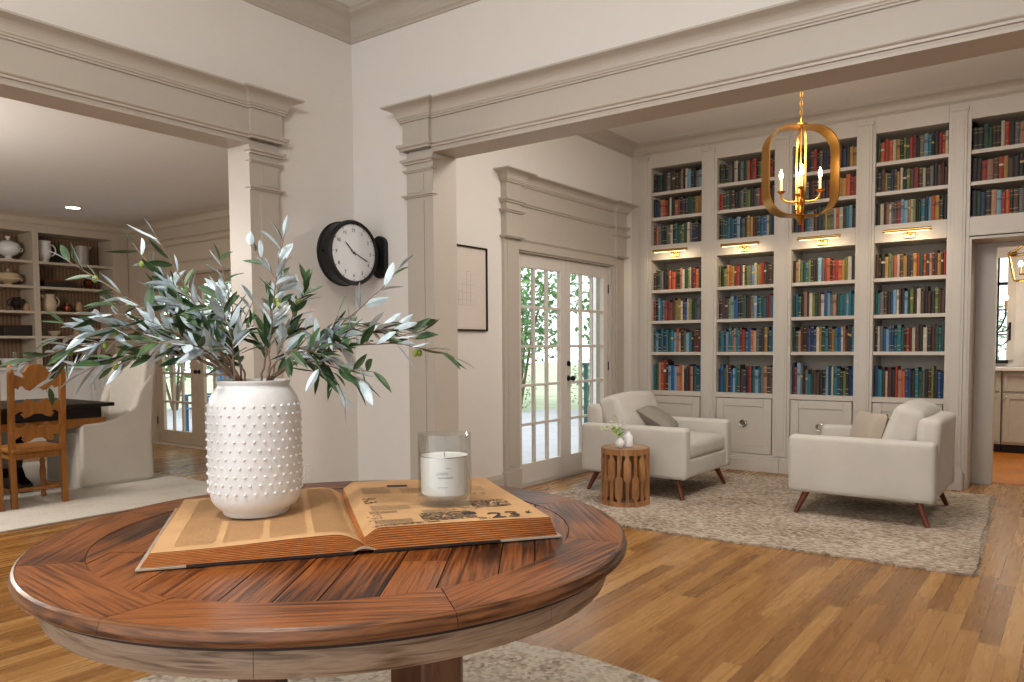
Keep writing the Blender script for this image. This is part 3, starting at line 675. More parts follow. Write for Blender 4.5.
# ------------------------------------------------------------------ open bound newspaper volume
BO = Vector((-1.594, .826)); BA = Vector((.603, .798)); BP = Vector((-.798, .603)); BW = .957; BD = .655; ZT = .7615
def bw(a, b, z): p = BO+BA*a+BP*b; return (p.x, p.y, z)
e = empty('open_book', bw(BW/2, BD/2, ZT)); tag(e, 'large open bound volume of yellowed newspapers lying on the round table', 'book')
def top_left(a, b=.3):
    u = a/.475; return ZT+0.008+.026+.009*math.sin(min(1, max(0, (u-.25)/.65))*PI/2)**2*(1 if u < .86 else max(0, math.cos((u-.86)/.14*PI/2)))**.6 - (.016*max(0, (u-.86)/.14)**2)+.003*math.sin(b*9+a*5)
def top_right(a, b=.3):
    u = (a-.482)/.45; up = min(1, max(0, u/.08)); return ZT+.008+.022+.02*math.sin(up*PI/2)+.008*(1-u)-.002+.0025*math.sin(b*8-a*6)
def page_block(name, a0, a1, fn, flare):
    mb = MB(); na, nb = 44, 12; top = []; vs = []
    for j in range(nb+1):
        b = .012+(BD-.03)*j/nb
        for i in range(na+1):
            a = a0+(a1-a0)*i/na; vs.append(bw(a, b, fn(a, b)))
    fs = [(j*(na+1)+i, j*(na+1)+i+1, (j+1)*(na+1)+i+1, (j+1)*(na+1)+i) for j in range(nb) for i in range(na)]
    mb.add(vs, fs); mb.smooth = True; o = mb.build(name, M['page'], e)
    # page edges in thin wavy layers
    ed = MB(); nl = 9
    loop = [(a0+(a1-a0)*i/na, .012, 'n') for i in range(na+1)]+[(a1, .012+(BD-.03)*j/nb, 'r') for j in range(1, nb+1)]+[(a1-(a1-a0)*i/na, BD-.018, 'f') for i in range(1, na+1)]+[(a0, BD-.018-(BD-.03)*j/nb, 'l') for j in range(1, nb)]
    rr_ = random.Random(5); vs = []
    for q in range(nl*2+1):
        tt_ = q/(nl*2); ins = 0 if q % 2 == 0 else -.0022
        for (a, b, sd) in loop:
            z0 = ZT+.007; z1 = fn(a, b); fl = flare*(1-tt_)
            aa = a+(0 if sd in 'nf' else (fl+ins if sd == 'r' else -fl-ins)); b2 = b+(-.010*(1-tt_)-ins if sd == 'n' else (.006*(1-tt_)+ins if sd == 'f' else 0))
            if sd in 'nf':
                u = (a-a0)/(a1-a0); aa += (flare*(1-tt_))*(u if flare > 0 and name == 'right_pages' else 0)-(flare*(1-tt_))*((1-u) if name == 'left_pages' else 0)
            vs.append(bw(aa, b2, z0+(z1-z0)*tt_))
    k = len(loop); ed.add(vs, [(q*k+i, q*k+(i+1) % k, (q+1)*k+(i+1) % k, (q+1)*k+i) for q in range(nl*2) for i in range(k)]); ed.build('page_edges', M['pageedge'], o, smooth=False)
    return o
M['page'] = mat_plain('yellowed newsprint', '#c69c6c', .8, var=.09, scale=9, bump=.1, bscale=30)
M['pageedge'] = mat_wood('brown page edges', [(.3, '#7d4520'), (.5, '#ac6a35'), (.8, '#c58a52')], .85, (20, 20, 260), False, .5)
M['cover'] = mat_plain('worn grey board', '#a79a8a', .7, var=.2, scale=14)
M['coverdark'] = mat_plain('black cloth spine', '#221c1a', .7)
PL = page_block('left_pages', .028, .4785, top_left, .02); PR = page_block('right_pages', .4795, .930, top_right, .016)
c = MB()
for a, b_ in ((0, .455), (.50, BW)):
    vs = [bw(a, 0, ZT), bw(b_, 0, ZT), bw(b_, BD, ZT), bw(a, BD, ZT)]; vs += [(x, y_, z+.006) for x, y_, z in vs]; c.add(vs, [(0, 3, 2, 1), (4, 5, 6, 7), (0, 1, 5, 4), (1, 2, 6, 5), (2, 3, 7, 6), (3, 0, 4, 7)])
c.build('cover', M['cover'], e, bevel=.0015)
c = MB(); 
for a, b_ in ((.10, .455), (.50, .80)):
    vs = [bw(a, -.0012, ZT+.0008), bw(b_, -.0012, ZT+.0008), bw(b_, .03, ZT+.0008), bw(a, .03, ZT+.0008)]; vs += [(x, y_, z+.0058) for x, y_, z in vs]; c.add(vs, [(0, 3, 2, 1), (4, 5, 6, 7), (0, 1, 5, 4), (1, 2, 6, 5), (2, 3, 7, 6), (3, 0, 4, 7)])
c.build('cover_cloth', M['coverdark'], e)
c = MB(); n = 10; vs = []
for b in (0, BD):
    for i in range(n+1):
        a = .445+.065*i/n; vs.append(bw(a, b, ZT+.001+.010*math.sin(PI*i/n)))
    for i in range(n+1):
        a = .445+.065*i/n; vs.append(bw(a, b, ZT+.004+.011*math.sin(PI*i/n)))
k = 2*(n+1); fs = [(i, i+1, k+i+1, k+i) for i in range(n)]+[(n+1+i, k+n+1+i, k+n+2+i, n+2+i) for i in range(n)]+[(i, n+1+i, n+2+i, i+1) for i in range(n)]+[(k+i, k+i+1, k+n+2+i, k+n+1+i) for i in range(n)]
c.add(vs, fs); c.build('spine', M['cover'], e)
# printing on the right page
rp = random.Random(21)
def strip(mb, fn, a0, a1, b0, b1, lift=.0009, n=4):
    vs = []
    for j in range(2):
        for i in range(n+1):
            a = a0+(a1-a0)*i/n; b = b1 if j else b0; vs.append(bw(a, b, fn(a, b)+lift))
    mb.add(vs, [(i, i+1, n+2+i, n+1+i) for i in range(n)])
ink, gr = MB(), MB()
def textblock(a0, a1, b0, b1, lh=.006, fn=top_right, mbx=None, gap=.45):
    b = b0; own = None
    if mbx is None: own = mbx = MB()
    while b < b1:
        a = a0
        while a < a1-.004:
            w_ = rp.uniform(.004, .014); strip(mbx, fn, a, min(a1, a+w_), b, b+lh*gap, n=1); a += w_+.002
        b += lh
    if own: own.build('text_block', M['inkgrey'], PR, smooth=False)
def halftone(a0, a1, b0, b1, dens=.6):
    s_ = .007; b = b0; own = MB()
    while b < b1:
        a = a0
        while a < a1:
            if rp.random() < dens: strip(own, top_right, a, a+s_*rp.uniform(.5, 1.1), b, b+s_*rp.uniform(.5, .95), n=1)
            a += s_
        b += s_
    own.build('printed_picture', M['ink'] if dens > .5 else M['inkgrey'], PR, smooth=False)
textblock(.51, .60, .05, .09); textblock(.51, .58, .17, .20); strip(ink, top_right, .50, .62, .036, .040); halftone(.505, .62, .022, .034, .8)
halftone(.51, .545, .30, .37, .55); halftone(.50, .53, .10, .16, .3)
halftone(.625, .755, .045, .14, .8); strip(ink, top_right, .73, .765, .09, .12); strip(ink, top_right, .63, .66, .03, .038)
halftone(.78, .88, .17, .27, .75); halftone(.70, .78, .15, .19, .35); halftone(.68, .86, .36, .40, .3); textblock(.64, .70, .14, .18)
textblock(.63, .88, .43, .50, .008, gap=.3); textblock(.52, .60, .43, .52, .008, gap=.3); strip(ink, top_right, .60, .66, .52, .55, n=3); textblock(.52, .62, .21, .27, .008, gap=.3)
ft = MB()
for c0 in (.07, .17, .27, .37): textblock(c0, c0+.085, .05, .61, .009, top_left, ft, .4)
strip(ft, top_left, .07, .40, .30, .306)
ft.build('faint_text', mat_plain('faint old print', '#be9466', .9, var=.1, scale=60), PL, smooth=False)
ink.build('headline_bars', M['ink'], PR, smooth=False)
def page_text(s_, size, a, b):
    ang = math.atan2(BA.y, BA.x); z = top_right(a+.03, b)+.0022
    return text_mesh(s_, size, M['ink'], 'printed_price', Matrix.Translation(bw(a, b, z)) @ Matrix.Rotation(ang, 4, 'Z'), PR, .0002)
page_text('23', .085, .785, .03)
page_text('\u00a2', .04, .885, .065); page_text('lb.', .03, .755, .025)

# ------------------------------------------------------------------ hobnail vase
VC = (-1.737, 1.228); VZ = max(top_left(.23, .47), top_left(.3, .47), top_left(.15, .47))+.0006
e = empty('vase', (VC[0], VC[1], VZ)); tag(e, 'tall white glazed ceramic vase covered in raised dots on the open book', 'vase')
prof = [(.001, 0), (.082, 0), (.086, .004), (.088, .012), (.094, .018), (.108, .030), (.116, .045), (.120, .065), (.1225, .10), (.1225, .28), (.120, .305), (.112, .330), (.100, .348), (.094, .356), (.094, .362), (.097, .366), (.097, .371), (.092, .372), (.088, .366), (.088, .35), (.10, .33), (.112, .30), (.112, .06), (.10, .03), (.001, .02)]
prof = [(r*.955, z*.938) for r, z in prof]
vb = MB(); vb.lathe(prof, (VC[0], VC[1], VZ), 72); vb.build('vase_body', mat_plain('crackled white glaze', '#d6d6d5', .36, var=.04, scale=30, bump=.12, bscale=70), e)
hb = MB(); rows = 11; cols = 30
for j in range(rows):
    for i in range(cols):
        a = 2*PI*(i+.5*(j % 2))/cols; zz = .067+.0219*j; r = .117 if zz < .272 else .1145; c_ = (VC[0]+r*math.cos(a), VC[1]+r*math.sin(a), VZ+zz)
        hb.sphere(c_, .0043, n=4)
hb.build('raised_dots', M['white'], e)
# ------------------------------------------------------------------ olive branches
rh3 = Vector((.8063, .5915, 0)); fh3 = Vector((-.5915, .8063, 0)); VT = Vector((VC[0], VC[1], VZ+.343))
OL = [  # tip (right, back, up), bend, leaves, olives, label
 ((-.62, -.04, .055), .16, 26, 3, 'olive branch reaching furthest left, dipping toward the ladder-back chair'),
 ((-.50, .10, .20), .10, 24, 2, 'olive branch spreading left in front of the shelf pitchers'),
 ((-.45, -.10, .33), .02, 22, 2, 'olive branch rising up and far left over the dining shelves'),
 ((-.36, .06, .40), 0, 18, 1, 'tall olive branch up left, just below the recessed ceiling light'),
 ((-.24, -.05, .41), -.02, 18, 0, 'upright pale leaved olive branch left of the dining doorway post'),
 ((-.12, .08, .36), -.02, 20, 1, 'upright olive branch directly before the dining doorway post'),
 ((.105, -.04, .405), -.02, 20, 3, 'tallest olive branch, rising just left of the wall clock'),
 ((.13, .10, .28), 0, 20, 2, 'short olive branch left of and below the wall clock'),
 ((.42, -.05, .31), -.05, 16, 0, 'thin olive branch crossing just below the wall clock bracket'),
 ((.57, -.08, .07), .12, 22, 2, 'olive branch reaching furthest right across the opening post'),
 ((.44, .10, .15), .08, 26, 3, 'leafy olive branch right of the vase below the clock'),
 ((.33, -.10, .0), .10, 20, 1, 'drooping olive branch hanging to the right of the vase'),
 ((-.41, -.12, .03), .12, 20, 1, 'drooping olive branch hanging over the slipcovered dining chair'),
 ((-.27, .14, .20), .04, 26, 1, 'dense inner olive branch leaning left over the vase rim'),
 ((.28, .12, .17), .04, 24, 1, 'dense inner olive branch leaning right over the vase rim'),
 ((-.20, -.16, .11), .08, 26, 1, 'short front olive branch leaning left toward the camera'),
 ((.02, .16, .24), .0, 20, 0, 'short olive branch at the back centre of the vase'),
 ((.22, -.12, .08), .08, 20, 1, 'short front olive branch leaning right above the book gutter'),
 ((-.33, .10, .27), .05, 26, 1, 'olive branch leaning left between the pitchers and the dining doors'),
 ((-.52, -.02, .13), .13, 24, 2, 'olive branch arching left above the slipcovered chair back'),
 ((-.07, -.06, .24), .0, 22, 1, 'short upright olive branch in the middle of the vase mouth'),
 ((-.14, .14, .10), .03, 22, 0, 'low olive branch at the back left of the vase mouth')]
ro = random.Random(42)
def leafmesh(mb, p, d, up, L, Wd, droop):
    d = d.normalized(); s_ = d.cross(up); s_ = s_.normalized() if s_.length > 1e-4 else Vector((1, 0, 0)); nrm = s_.cross(d); n = 6; vs = []
    for i in range(n+1):
        t_ = i/n; wv = Wd*.5*math.sin(PI*min(1, t_*.98+.02))**.75*(1-.25*t_); c_ = p+d*(L*t_)-nrm*(0)+Vector((0, 0, -1))*(droop*L*t_*t_)
        cup = nrm*(wv*.35); vs += [tuple(c_-s_*wv+cup), tuple(c_), tuple(c_+s_*wv+cup)]
    fs = []
    for i in range(n): fs += [(i*3, i*3+1, i*3+4, i*3+3), (i*3+1, i*3+2, i*3+5, i*3+4)]
    mb.add(vs, fs)
for bi, (tip, bend, nl, no_, lab) in enumerate(OL):
    base_a = math.atan2(tip[1], tip[0]); br = .05
    p0 = VT+rh3*(-br*.4*math.cos(base_a))+fh3*(-br*.4*math.sin(base_a))+Vector((0, 0, -.22)); p1 = VT+rh3*(br*math.cos(base_a))+fh3*(br*math.sin(base_a))+Vector((0, 0, .01))
    tip = (tip[0]*.93, tip[1], tip[2]*.92); p3 = VT+rh3*tip[0]+fh3*tip[1]+Vector((0, 0, tip[2])); p2 = VT+rh3*tip[0]*.5+fh3*tip[1]*.6+Vector((0, 0, tip[2]*.5+bend))
    pts = []
    for i in range(5): pts.append(p0.lerp(p1, i/4))
    for i in range(1, 17):
        t_ = i/16; pts.append((1-t_)**2*p1+2*t_*(1-t_)*(p2)+t_*t_*p3+Vector((ro.uniform(-.003, .003), ro.uniform(-.003, .003), ro.uniform(-.003, .003))))
    e = empty('olive_branch', tuple(p1)); tag(e, lab, 'branch', 'olive branches in the vase')
    st = MB(); n = len(pts); st.tube(pts, [.0036*(1-.72*i/(n-1)) for i in range(n)], 6)
    lv = MB(); lv.keep = True; twigs = []
    def sample(q):
        k_ = q*(n-1); i = min(n-2, int(k_)); return pts[i].lerp(pts[i+1], k_-i), (pts[min(n-1, i+1)]-pts[max(0, i-1)]).normalized()
    for j in range(3):
        q = ro.uniform(.42, .85); P_, D_ = sample(q); sd = Vector((ro.uniform(-1, 1), ro.uniform(-1, 1), ro.uniform(-.6, 1))).normalized(); dr = (D_*1.0+sd*.75).normalized(); Lt = ro.uniform(.06, .13)
        tp = [P_+dr*(Lt*i/5)+Vector((0, 0, -.012*(i/5)**2)) for i in range(6)]; st.tube(tp, [.0018*(1-.1*i) for i in range(6)], 5); twigs.append(tp)
    st.build('stem', M['stem'], e)
    def put(P_, D_, L=None):
        sd = Vector((ro.gauss(0, 1), ro.gauss(0, 1), ro.gauss(0, .8))); sd = (sd-D_*sd.dot(D_)).normalized(); dr = (D_*ro.uniform(.5, 1.1)+sd*ro.uniform(.45, .9)).normalized()
        up = Vector((ro.gauss(0, .7), ro.gauss(0, .7), ro.choice([1, 1, -1]))).normalized(); L = L or ro.uniform(.058, .092); leafmesh(lv, P_, dr, up, L, L*ro.uniform(.25, .34), ro.uniform(0, .25))
    nl = int(nl*.8)
    for j in range(nl): q = .38+.62*(j+ro.random()*.8)/nl; P_, D_ = sample(min(q, 1)); put(P_, D_)
    for tp in twigs:
        for j in range(6): P_ = tp[min(5, 1+j*5//6)]; put(P_, (tp[5]-tp[0]).normalized(), ro.uniform(.05, .075))
    leafmesh(lv, pts[-1], pts[-1]-pts[-2], Vector((0, .2, 1)), .06, .016, .1)
    lo = lv.build('leaves', M['leaf'], e)
    for j in range(no_):
        P_, D_ = sample(ro.uniform(.6, .97)); P_ = P_+Vector((ro.uniform(-.012, .012), ro.uniform(-.012, .012), -.012)); MB().sphere(tuple(P_), .0075, (1, 1, 1.3), 6).build('olive', M['olive'], e)

# ------------------------------------------------------------------ candle jar
CC = (-1.362, 1.55); CZ = top_right(.735, .31)+.0035
e = empty('candle', (CC[0], CC[1], CZ)); tag(e, 'white candle in a tall clear glass jar standing on the open book', 'candle')
MB().lathe([(.001, 0), (.068, 0), (.0715, .004), (.0715, .185), (.0705, .188), (.0685, .185), (.0680, .022), (.06, .016), (.001, .015)], (CC[0], CC[1], CZ), 48).build('glass_jar', M['jar'], e)
wx = MB().lathe([(.001, .024), (.056, .024), (.0625, .030), (.0640, .128), (.0625, .1295), (.059, .126), (.001, .125)], (CC[0], CC[1], CZ), 40).build('wax', M['wax'], e)
MB().lathe([(.0635, .1285), (.0650, .1285), (.0650, .1305), (.0635, .1305), (.0635, .1285)], (CC[0], CC[1], CZ), 40).build('wax_rim', M['chrome'], wx)
MB().cyl((CC[0], CC[1], CZ+.125), (CC[0], CC[1], CZ+.137), .0012, n=6).build('wick', M['ink'], e)
ang0 = math.atan2(-CC[1], -CC[0])
def cyl_text(body, size, z, name, da=0):
    o = text_mesh(body, size, M['inkgrey2'], name, Matrix.Identity(4), None, .0001, 'CENTER')
    for v in o.data.vertices:
        a = ang0+da+v.co.x/.0645; r = .0646+v.co.z; zz = CZ+z+v.co.y; v.co = (CC[0]+r*math.cos(a), CC[1]+r*math.sin(a), zz)
    adopt(o, wx)
M['inkgrey2'] = mat_plain('soft grey print', '#8d8a88', .8)
cyl_text('LINEN', .011, .085, 'label_word', -.1)
lb = MB()
for (a_, b_, z_, h_) in ((-.28, .35, .076, .0035), (-.3, .12, .0515, .0018), (.02, .22, .102, .0018)):
    n = 6; vs = [(CC[0]+.0647*math.cos(ang0+a_+(b_-a_)*i/n), CC[1]+.0647*math.sin(ang0+a_+(b_-a_)*i/n), CZ+z) for z in (z_, z_+h_) for i in range(n+1)]
    lb.add(vs, [(i, i+1, n+2+i, n+1+i) for i in range(n)])
lb.build('label_lines', mat_plain('pale grey print', '#b4b1ae', .8), wx)

# ------------------------------------------------------------------ two-sided station clock
KC = Vector((-3.62, 3.295, 1.816)); KR = .196
e = empty('wall_clock', (-3.62, 3.56, 1.80)); tag(e, 'round black station clock projecting from the wall beside the opening post', 'clock')
RX = Matrix.Translation(KC) @ Matrix.Rotation(PI/2, 4, 'Y') @ Matrix.Scale(1.02, 4)     # local z -> world +x
def kl(mb, prof, n=64): return mb.lathe(prof, (0, 0, 0), n, RX)
kl(MB(), [(.170, .006), (.182, .012), (.190, .012), (.196, .002), (.196, -.006), (.188, -.010), (.188, -.09), (.196, -.094), (.196, -.102), (.190, -.110), (.182, -.110), (.170, -.104)]).build('case', M['black'], e)
dl = kl(MB(), [(.001, 0), (.183, 0), (.183, -.002)]); dl = dl.build('dial', M['dial'], e)
kl(MB(), [(.001, -.098), (.183, -.098), (.183, -.10), (.001, -.10)]).build('rear_dial', M['dial'], e)
def kp(r, a, x=.002): # clock angle a clockwise from 12, seen from +x (right of the dial is +y)
    return Vector((KC.x+x, KC.y+r*math.sin(a), KC.z+r*math.cos(a)))
tk = MB()
for i in range(60):
    a = 2*PI*i/60; r0 = .168 if i % 5 else .160; w_ = .0008 if i % 5 else .002; d_ = Vector((0, math.cos(a), -math.sin(a)))*w_
    q = [kp(r0, a)-d_, kp(r0, a)+d_, kp(.175, a)+d_, kp(.175, a)-d_]; tk.add([tuple(p) for p in q], [(0, 1, 2, 3)])
tk.build('minute_marks', M['ink'], dl)
for h in range(1, 13):
    p = kp(.138, 2*PI*h/12); mt = Matrix.Translation((p.x, p.y, p.z-.010)) @ Matrix.Rotation(PI/2, 4, 'Z') @ Matrix.Rotation(PI/2, 4, 'X')
    text_mesh(str(h), .03, M['ink'], 'numeral', mt, dl, .0003, 'CENTER')
def hand(a, L, tail, w_, x, name):
    d_ = Vector((0, math.sin(a), math.cos(a))); s_ = Vector((0, math.cos(a), -math.sin(a))); c_ = Vector((KC.x+x, KC.y, KC.z)); q = [c_-d_*tail-s_*w_, c_-d_*tail+s_*w_, c_+d_*L*.75+s_*w_*1.3, c_+d_*L, c_+d_*L*.75-s_*w_*1.3]
    vs = [tuple(p) for p in q]+[tuple(p+Vector((.0015, 0, 0))) for p in q]; MB().add(vs, [(4, 3, 2, 1, 0), (5, 6, 7, 8, 9)]+[(i, (i+1) % 5, 5+(i+1) % 5, 5+i) for i in range(5)]).build(name, M['ink'], e)
hand(math.radians(312), .095, .02, .003, .004, 'hour_hand'); hand(math.radians(113), .135, .03, .0022, .007, 'minute_hand')
kl(MB(), [(.001, .012), (.006, .011), (.007, .002), (.001, .002)], 16).build('hand_boss', M['ink'], e)
MB().cyl((KC.x-.06, KC.y-.188, KC.z+.0), (KC.x-.06, KC.y-.20, KC.z+.0), .010, n=16).build('winding_knob', M['bronze'], e)
# bracket
pl_ = []
for i in range(25):
    a = PI*i/24; pl_.append((.06*math.cos(a), .075+.06*math.sin(a)))
for i in range(25):
    a = PI+PI*i/24; pl_.append((.06*math.cos(a), -.075+.06*math.sin(a)))
mt = Matrix.Translation((-3.645, 3.559, 1.812)) @ Matrix.Rotation(PI/2, 4, 'X')
MB().prism(pl_, 0, .03, mt).build('wall_plate', M['black'], e, bevel=.004)
ar = MB(); ar.box(-3.70, -3.63, 3.45, 3.53, 1.75, 1.87); ar.build('bracket_arm', M['black'], e, bevel=.015)

# ------------------------------------------------------------------ armchairs and library furniture
def armchair(loc, face, lab):
    # local: front +x, near arm -y
    e = empty('armchair', loc); e.rotation_euler = (0, 0, 0 if face > 0 else PI); tag(e, lab, 'armchair', 'pair of armchairs on the jute rug')
    mw = Matrix.Translation(loc) @ Matrix.Rotation(0 if face > 0 else PI, 4, 'Z')
    for s_ in (-1, 1):
        MB().rbox(0, s_*.44, .38, .95, .12, .41, .035, 4, mtx=mw).build('arm', M['sofa'], e)
    MB().rbox(.0, 0, .255, .93, .79, .15, .02, 3, mtx=mw).build('seat_base', M['sofa'], e)
    mb_ = MB(); mb2 = mw @ Matrix.Translation((-.405, 0, .455)) @ Matrix.Rotation(math.radians(-3), 4, 'Y'); mb_.rbox(0, 0, 0, .15, .78, .56, .045, 4, mtx=mb2); mb_.build('back_frame', M['sofa'], e)
    MB().rbox(.07, 0, .395, .80, .75, .15, .05, 4, (0, 0, .018), mtx=mw).build('seat_cushion', M['sofa'], e)
    mb2 = mw @ Matrix.Translation((-.24, 0, .605)) @ Matrix.Rotation(math.radians(-19), 4, 'Y'); MB().rbox(0, 0, 0, .20, .74, .41, .055, 5, (.035, 0, .025), mtx=mb2).build('back_cushion', M['sofa'], e)
    for sx, sy in ((1, -1), (1, 1), (-1, -1), (-1, 1)):
        a = mw @ Vector((sx*.36, sy*.40, .185)); b = mw @ Vector((sx*.43, sy*.45, .0135)); MB().tube([a, b], [.026, .015], 12).build('leg', M['walnut'], e)
    tg = mw @ Vector((-.475, -.36, .22)); 
    return e, mw
armL, mwL = armchair((-2.93, 6.12, 0), 1, 'cream upholstered armchair facing right beside the glass doors and drum table')
armR, mwR = armchair((-1.215, 6.17, 0), -1, 'cream upholstered armchair seen from its side, near the open doorway')
MB().box(-.742, -.7385, 5.80, 5.812, .20, .228).build('care_tag', M['white'], armR)
def pillow(loc, rot, w_, h_, d_, mat, lab):
    mt = Matrix.Translation(loc) @ rot; mb = MB(); n = 14; vs = []; N_ = n+1
    for sgn in (1, -1):
        for i in range(N_):
            for j in range(N_):
                u = -1+2*i/n; v = -1+2*j/n; th = d_*.5*((1-u**4)*(1-v**4))**.55; pin = 1-.07*(1-abs(u*v)); vs.append((u*w_/2*pin if abs(v) < 2 else 0, sgn*th, v*h_/2*(1-.07*(1-abs(u*v)))))
    fs = []; K = N_*N_
    for i in range(n):
        for j in range(n): a = i*N_+j; fs += [(a, a+1, a+N_+1, a+N_), (K+a, K+a+N_, K+a+N_+1, K+a+1)]
    mb.add(vs, fs, mt); mb.smooth = True; mb.weld = True; o = mb.build('throw_pillow', mat, loc=loc); tag(o, lab, 'pillow'); return o
R_ = lambda a, ax: Matrix.Rotation(math.radians(a), 4, ax)
pillow((-3.00, 6.28, .585), R_(20, 'Z') @ R_(-90, 'Z') @ R_(58, 'X'), .56, .38, .14, M['greypillow'], 'dark grey linen throw pillow leaning back in the left armchair')
pillow((-1.235, 6.08, .578), R_(42, 'Z') @ R_(90, 'Z') @ R_(14, 'X'), .37, .33, .15, M['taupepillow'], 'taupe striped linen throw pillow in the right armchair')
# jute rug
mb = MB(); ed = []
cor = [(-.424, 4.695), (-.543, 7.26), (-3.62, 7.14), (-3.40, 4.62)]; rj = random.Random(9)
for i in range(4):
    a, b = Vector(cor[i]), Vector(cor[(i+1) % 4]); L = int((b-a).length/.05); nn = Vector((b.y-a.y, a.x-b.x)).normalized()
    for j in range(L): ed.append(a.lerp(b, j/L)+nn*(rj.uniform(-.004, .004)+.01*math.sin(j*.25)))
n = len(ed); vs = [(p.x, p.y, z) for z in (.001, .0135) for p in ed]; mb.add(vs, [tuple(range(n)), tuple(range(2*n-1, n-1, -1))]+[(i, (i+1) % n, n+(i+1) % n, n+i) for i in range(n)])
jr = mb.build('jute_rug', M['jute']); tag(jr, 'large woven jute rug under the two armchairs', 'rug')
for i in (0, 2):
    fr = MB()
    a, b = Vector(cor[i]), Vector(cor[i+1]); L = 230; nn = Vector((b.y-a.y, a.x-b.x)).normalized()
    for j in range(L):
        p = a.lerp(b, (j+rj.random())/L); q = p+nn*rj.uniform(.012, .03)+Vector((0, rj.uniform(-.008, .008))); fr.tube([(p.x-nn.x*.01, p.y-nn.y*.01, .008), (q.x, q.y, .003)], .0018, 3, False)
    fr.build('fringe', M['jute'], jr, smooth=False)
# drum side table
DC = (-2.83, 5.34); e = empty('drum_table', (DC[0], DC[1], .0135)); tag(e, 'round slatted reclaimed wood drum side table beside the left armchair', 'side table')
MB().lathe([(.001, .425), (.178, .425), (.178, .447), (.001, .447)], (DC[0], DC[1], 0), 40).build('table_top', M['drumtop'] if 'drumtop' in M else mat_wood('drum top wood', [(.3, '#7a5a42'), (.55, '#a58a70'), (.8, '#bca48b')], .5, (4, 40, 40)), e)
MB().lathe([(.172, .405), (.188, .405), (.188, .45), (.172, .45), (.172, .405)], (DC[0], DC[1], 0), 40).build('top_ring', M['drum'], e)
MB().lathe([(.165, .0135), (.190, .0135), (.190, .05), (.165, .05), (.165, .0135)], (DC[0], DC[1], 0), 40).build('base_ring', M['drum'], e)
NSL = 18
for i in range(NSL):
    a = 2*PI*i/NSL+.05; hi = i % 2; c0 = .29 if hi else .155; wn, ww = .013, .029; mt = Matrix.Translation((DC[0]+.178*math.cos(a), DC[1]+.178*math.sin(a), 0)) @ Matrix.Rotation(a+PI/2, 4, 'Z') @ Matrix.Rotation(PI/2, 4, 'X')
    zz = [.045, c0-.09, c0-.068, c0+.068, c0+.09, .41]; ws = [wn, wn, ww, ww, wn, wn]
    if not hi: zz[1] = max(.05, zz[1]); 
    poly = [(w_, z) for w_, z in zip(ws, zz)]+[(-w_, z) for w_, z in reversed(list(zip(ws, zz)))]
    MB().prism(poly, -.008, .008, mt).build('slat', M['drum'], e, bevel=.001)
def bud(c, sc, lab, mat, neck=.008):
    e = empty('bud_vase', c); tag(e, lab, 'vase', 'small white bud vases on the drum table')
    b = MB().lathe([(.001, 0), (.018*sc, 0), (.030*sc, .008*sc), (.038*sc, .028*sc), (.036*sc, .048*sc), (.022*sc, .068*sc), (neck, .085*sc), (neck, .095*sc), (neck*1.25, .10*sc), (neck*.8, .10*sc), (neck*.7, .08*sc), (.001, .06*sc)], c, 28).build('vase_body', mat, e); return e
bud((DC[0]-.005, DC[1]-.075, .4505), .95, 'round white bud vase holding a sprig on the drum table', M['white'])
e = empty('bottle_vase', (DC[0]+.01, DC[1]+.03, .4505)); tag(e, 'taller straight-sided white vase behind the round bud vase', 'vase')
MB().lathe([(.001, 0), (.032, 0), (.036, .004), (.036, .075), (.030, .088), (.018, .10), (.013, .108), (.013, .118), (.011, .118), (.011, .10), (.001, .09)], (DC[0]+.01, DC[1]+.03, .4505), 28).build('vase_body', M['white'], e)
e = empty('green_sprig', (DC[0]-.005, DC[1]-.075, .53)); tag(e, 'sprig of bright lime green leaves in the round bud vase', 'plant')
base = Vector((DC[0]-.005, DC[1]-.075, .48)); st, lv = MB(), MB(); lv.keep = True
for (a, b, c_) in ((-.13, .0, .06), (-.08, .03, .12), (-.02, .02, .15), (.02, -.02, .12), (-.05, -.03, .09), (-.10, -.02, .09)):
    tip = base+Vector((0, 0, .06))+rh3*a+fh3*b+Vector((0, 0, c_-.01)); mid = base+Vector((0, 0, .09))+rh3*a*.3; pts = [base.lerp(base+Vector((0, 0, .065)), i/3) for i in range(4)]+[(1-t_)**2*(base+Vector((0, 0, .065)))+2*t_*(1-t_)*mid+t_*t_*tip for t_ in (.2, .4, .6, .8, 1)]
    st.tube(pts, .0012, 5)
    for j in range(7):
        p = pts[4+j*5//7]; leafmesh(lv, p, Vector((ro.gauss(0, 1), ro.gauss(0, 1), ro.gauss(.3, .6))), Vector((ro.gauss(0, .5), ro.gauss(0, .5), 1)), ro.uniform(.028, .04), .022, .1)
st.build('stem', M['olive'], e); lv.build('leaves', M['lime'], e)
# framed drawing on the wall
e = empty('framed_picture', (XW, 4.55, 1.69)); tag(e, 'black thin-framed pale pencil drawing between the opening and the glass doors', 'picture')
f_ = MB()
for a in ((4.22, 4.965, 2.012, 2.025), (4.22, 4.965, 1.36, 1.373)): f_.box(XW+.001, XW+.022, a[0], a[1], a[2], a[3])
f_.box(XW+.001, XW+.022, 4.22, 4.233, 1.373, 2.012); f_.box(XW+.001, XW+.022, 4.952, 4.965, 1.373, 2.012); f_.build('frame', M['bronze'], e)
pr = MB().box(XW+.002, XW+.010, 4.233, 4.952, 1.373, 2.012).build('print', M['mat'], e)
ln = MB(); rl = random.Random(4)
for k in range(8): y0 = 4.42+.048*k; h_ = rl.uniform(.10, .28); ln.box(XW+.010, XW+.0108, y0, y0+.003, 1.56, 1.56+h_); ln.box(XW+.010, XW+.0108, y0, y0+.048, 1.56+h_, 1.562+h_)
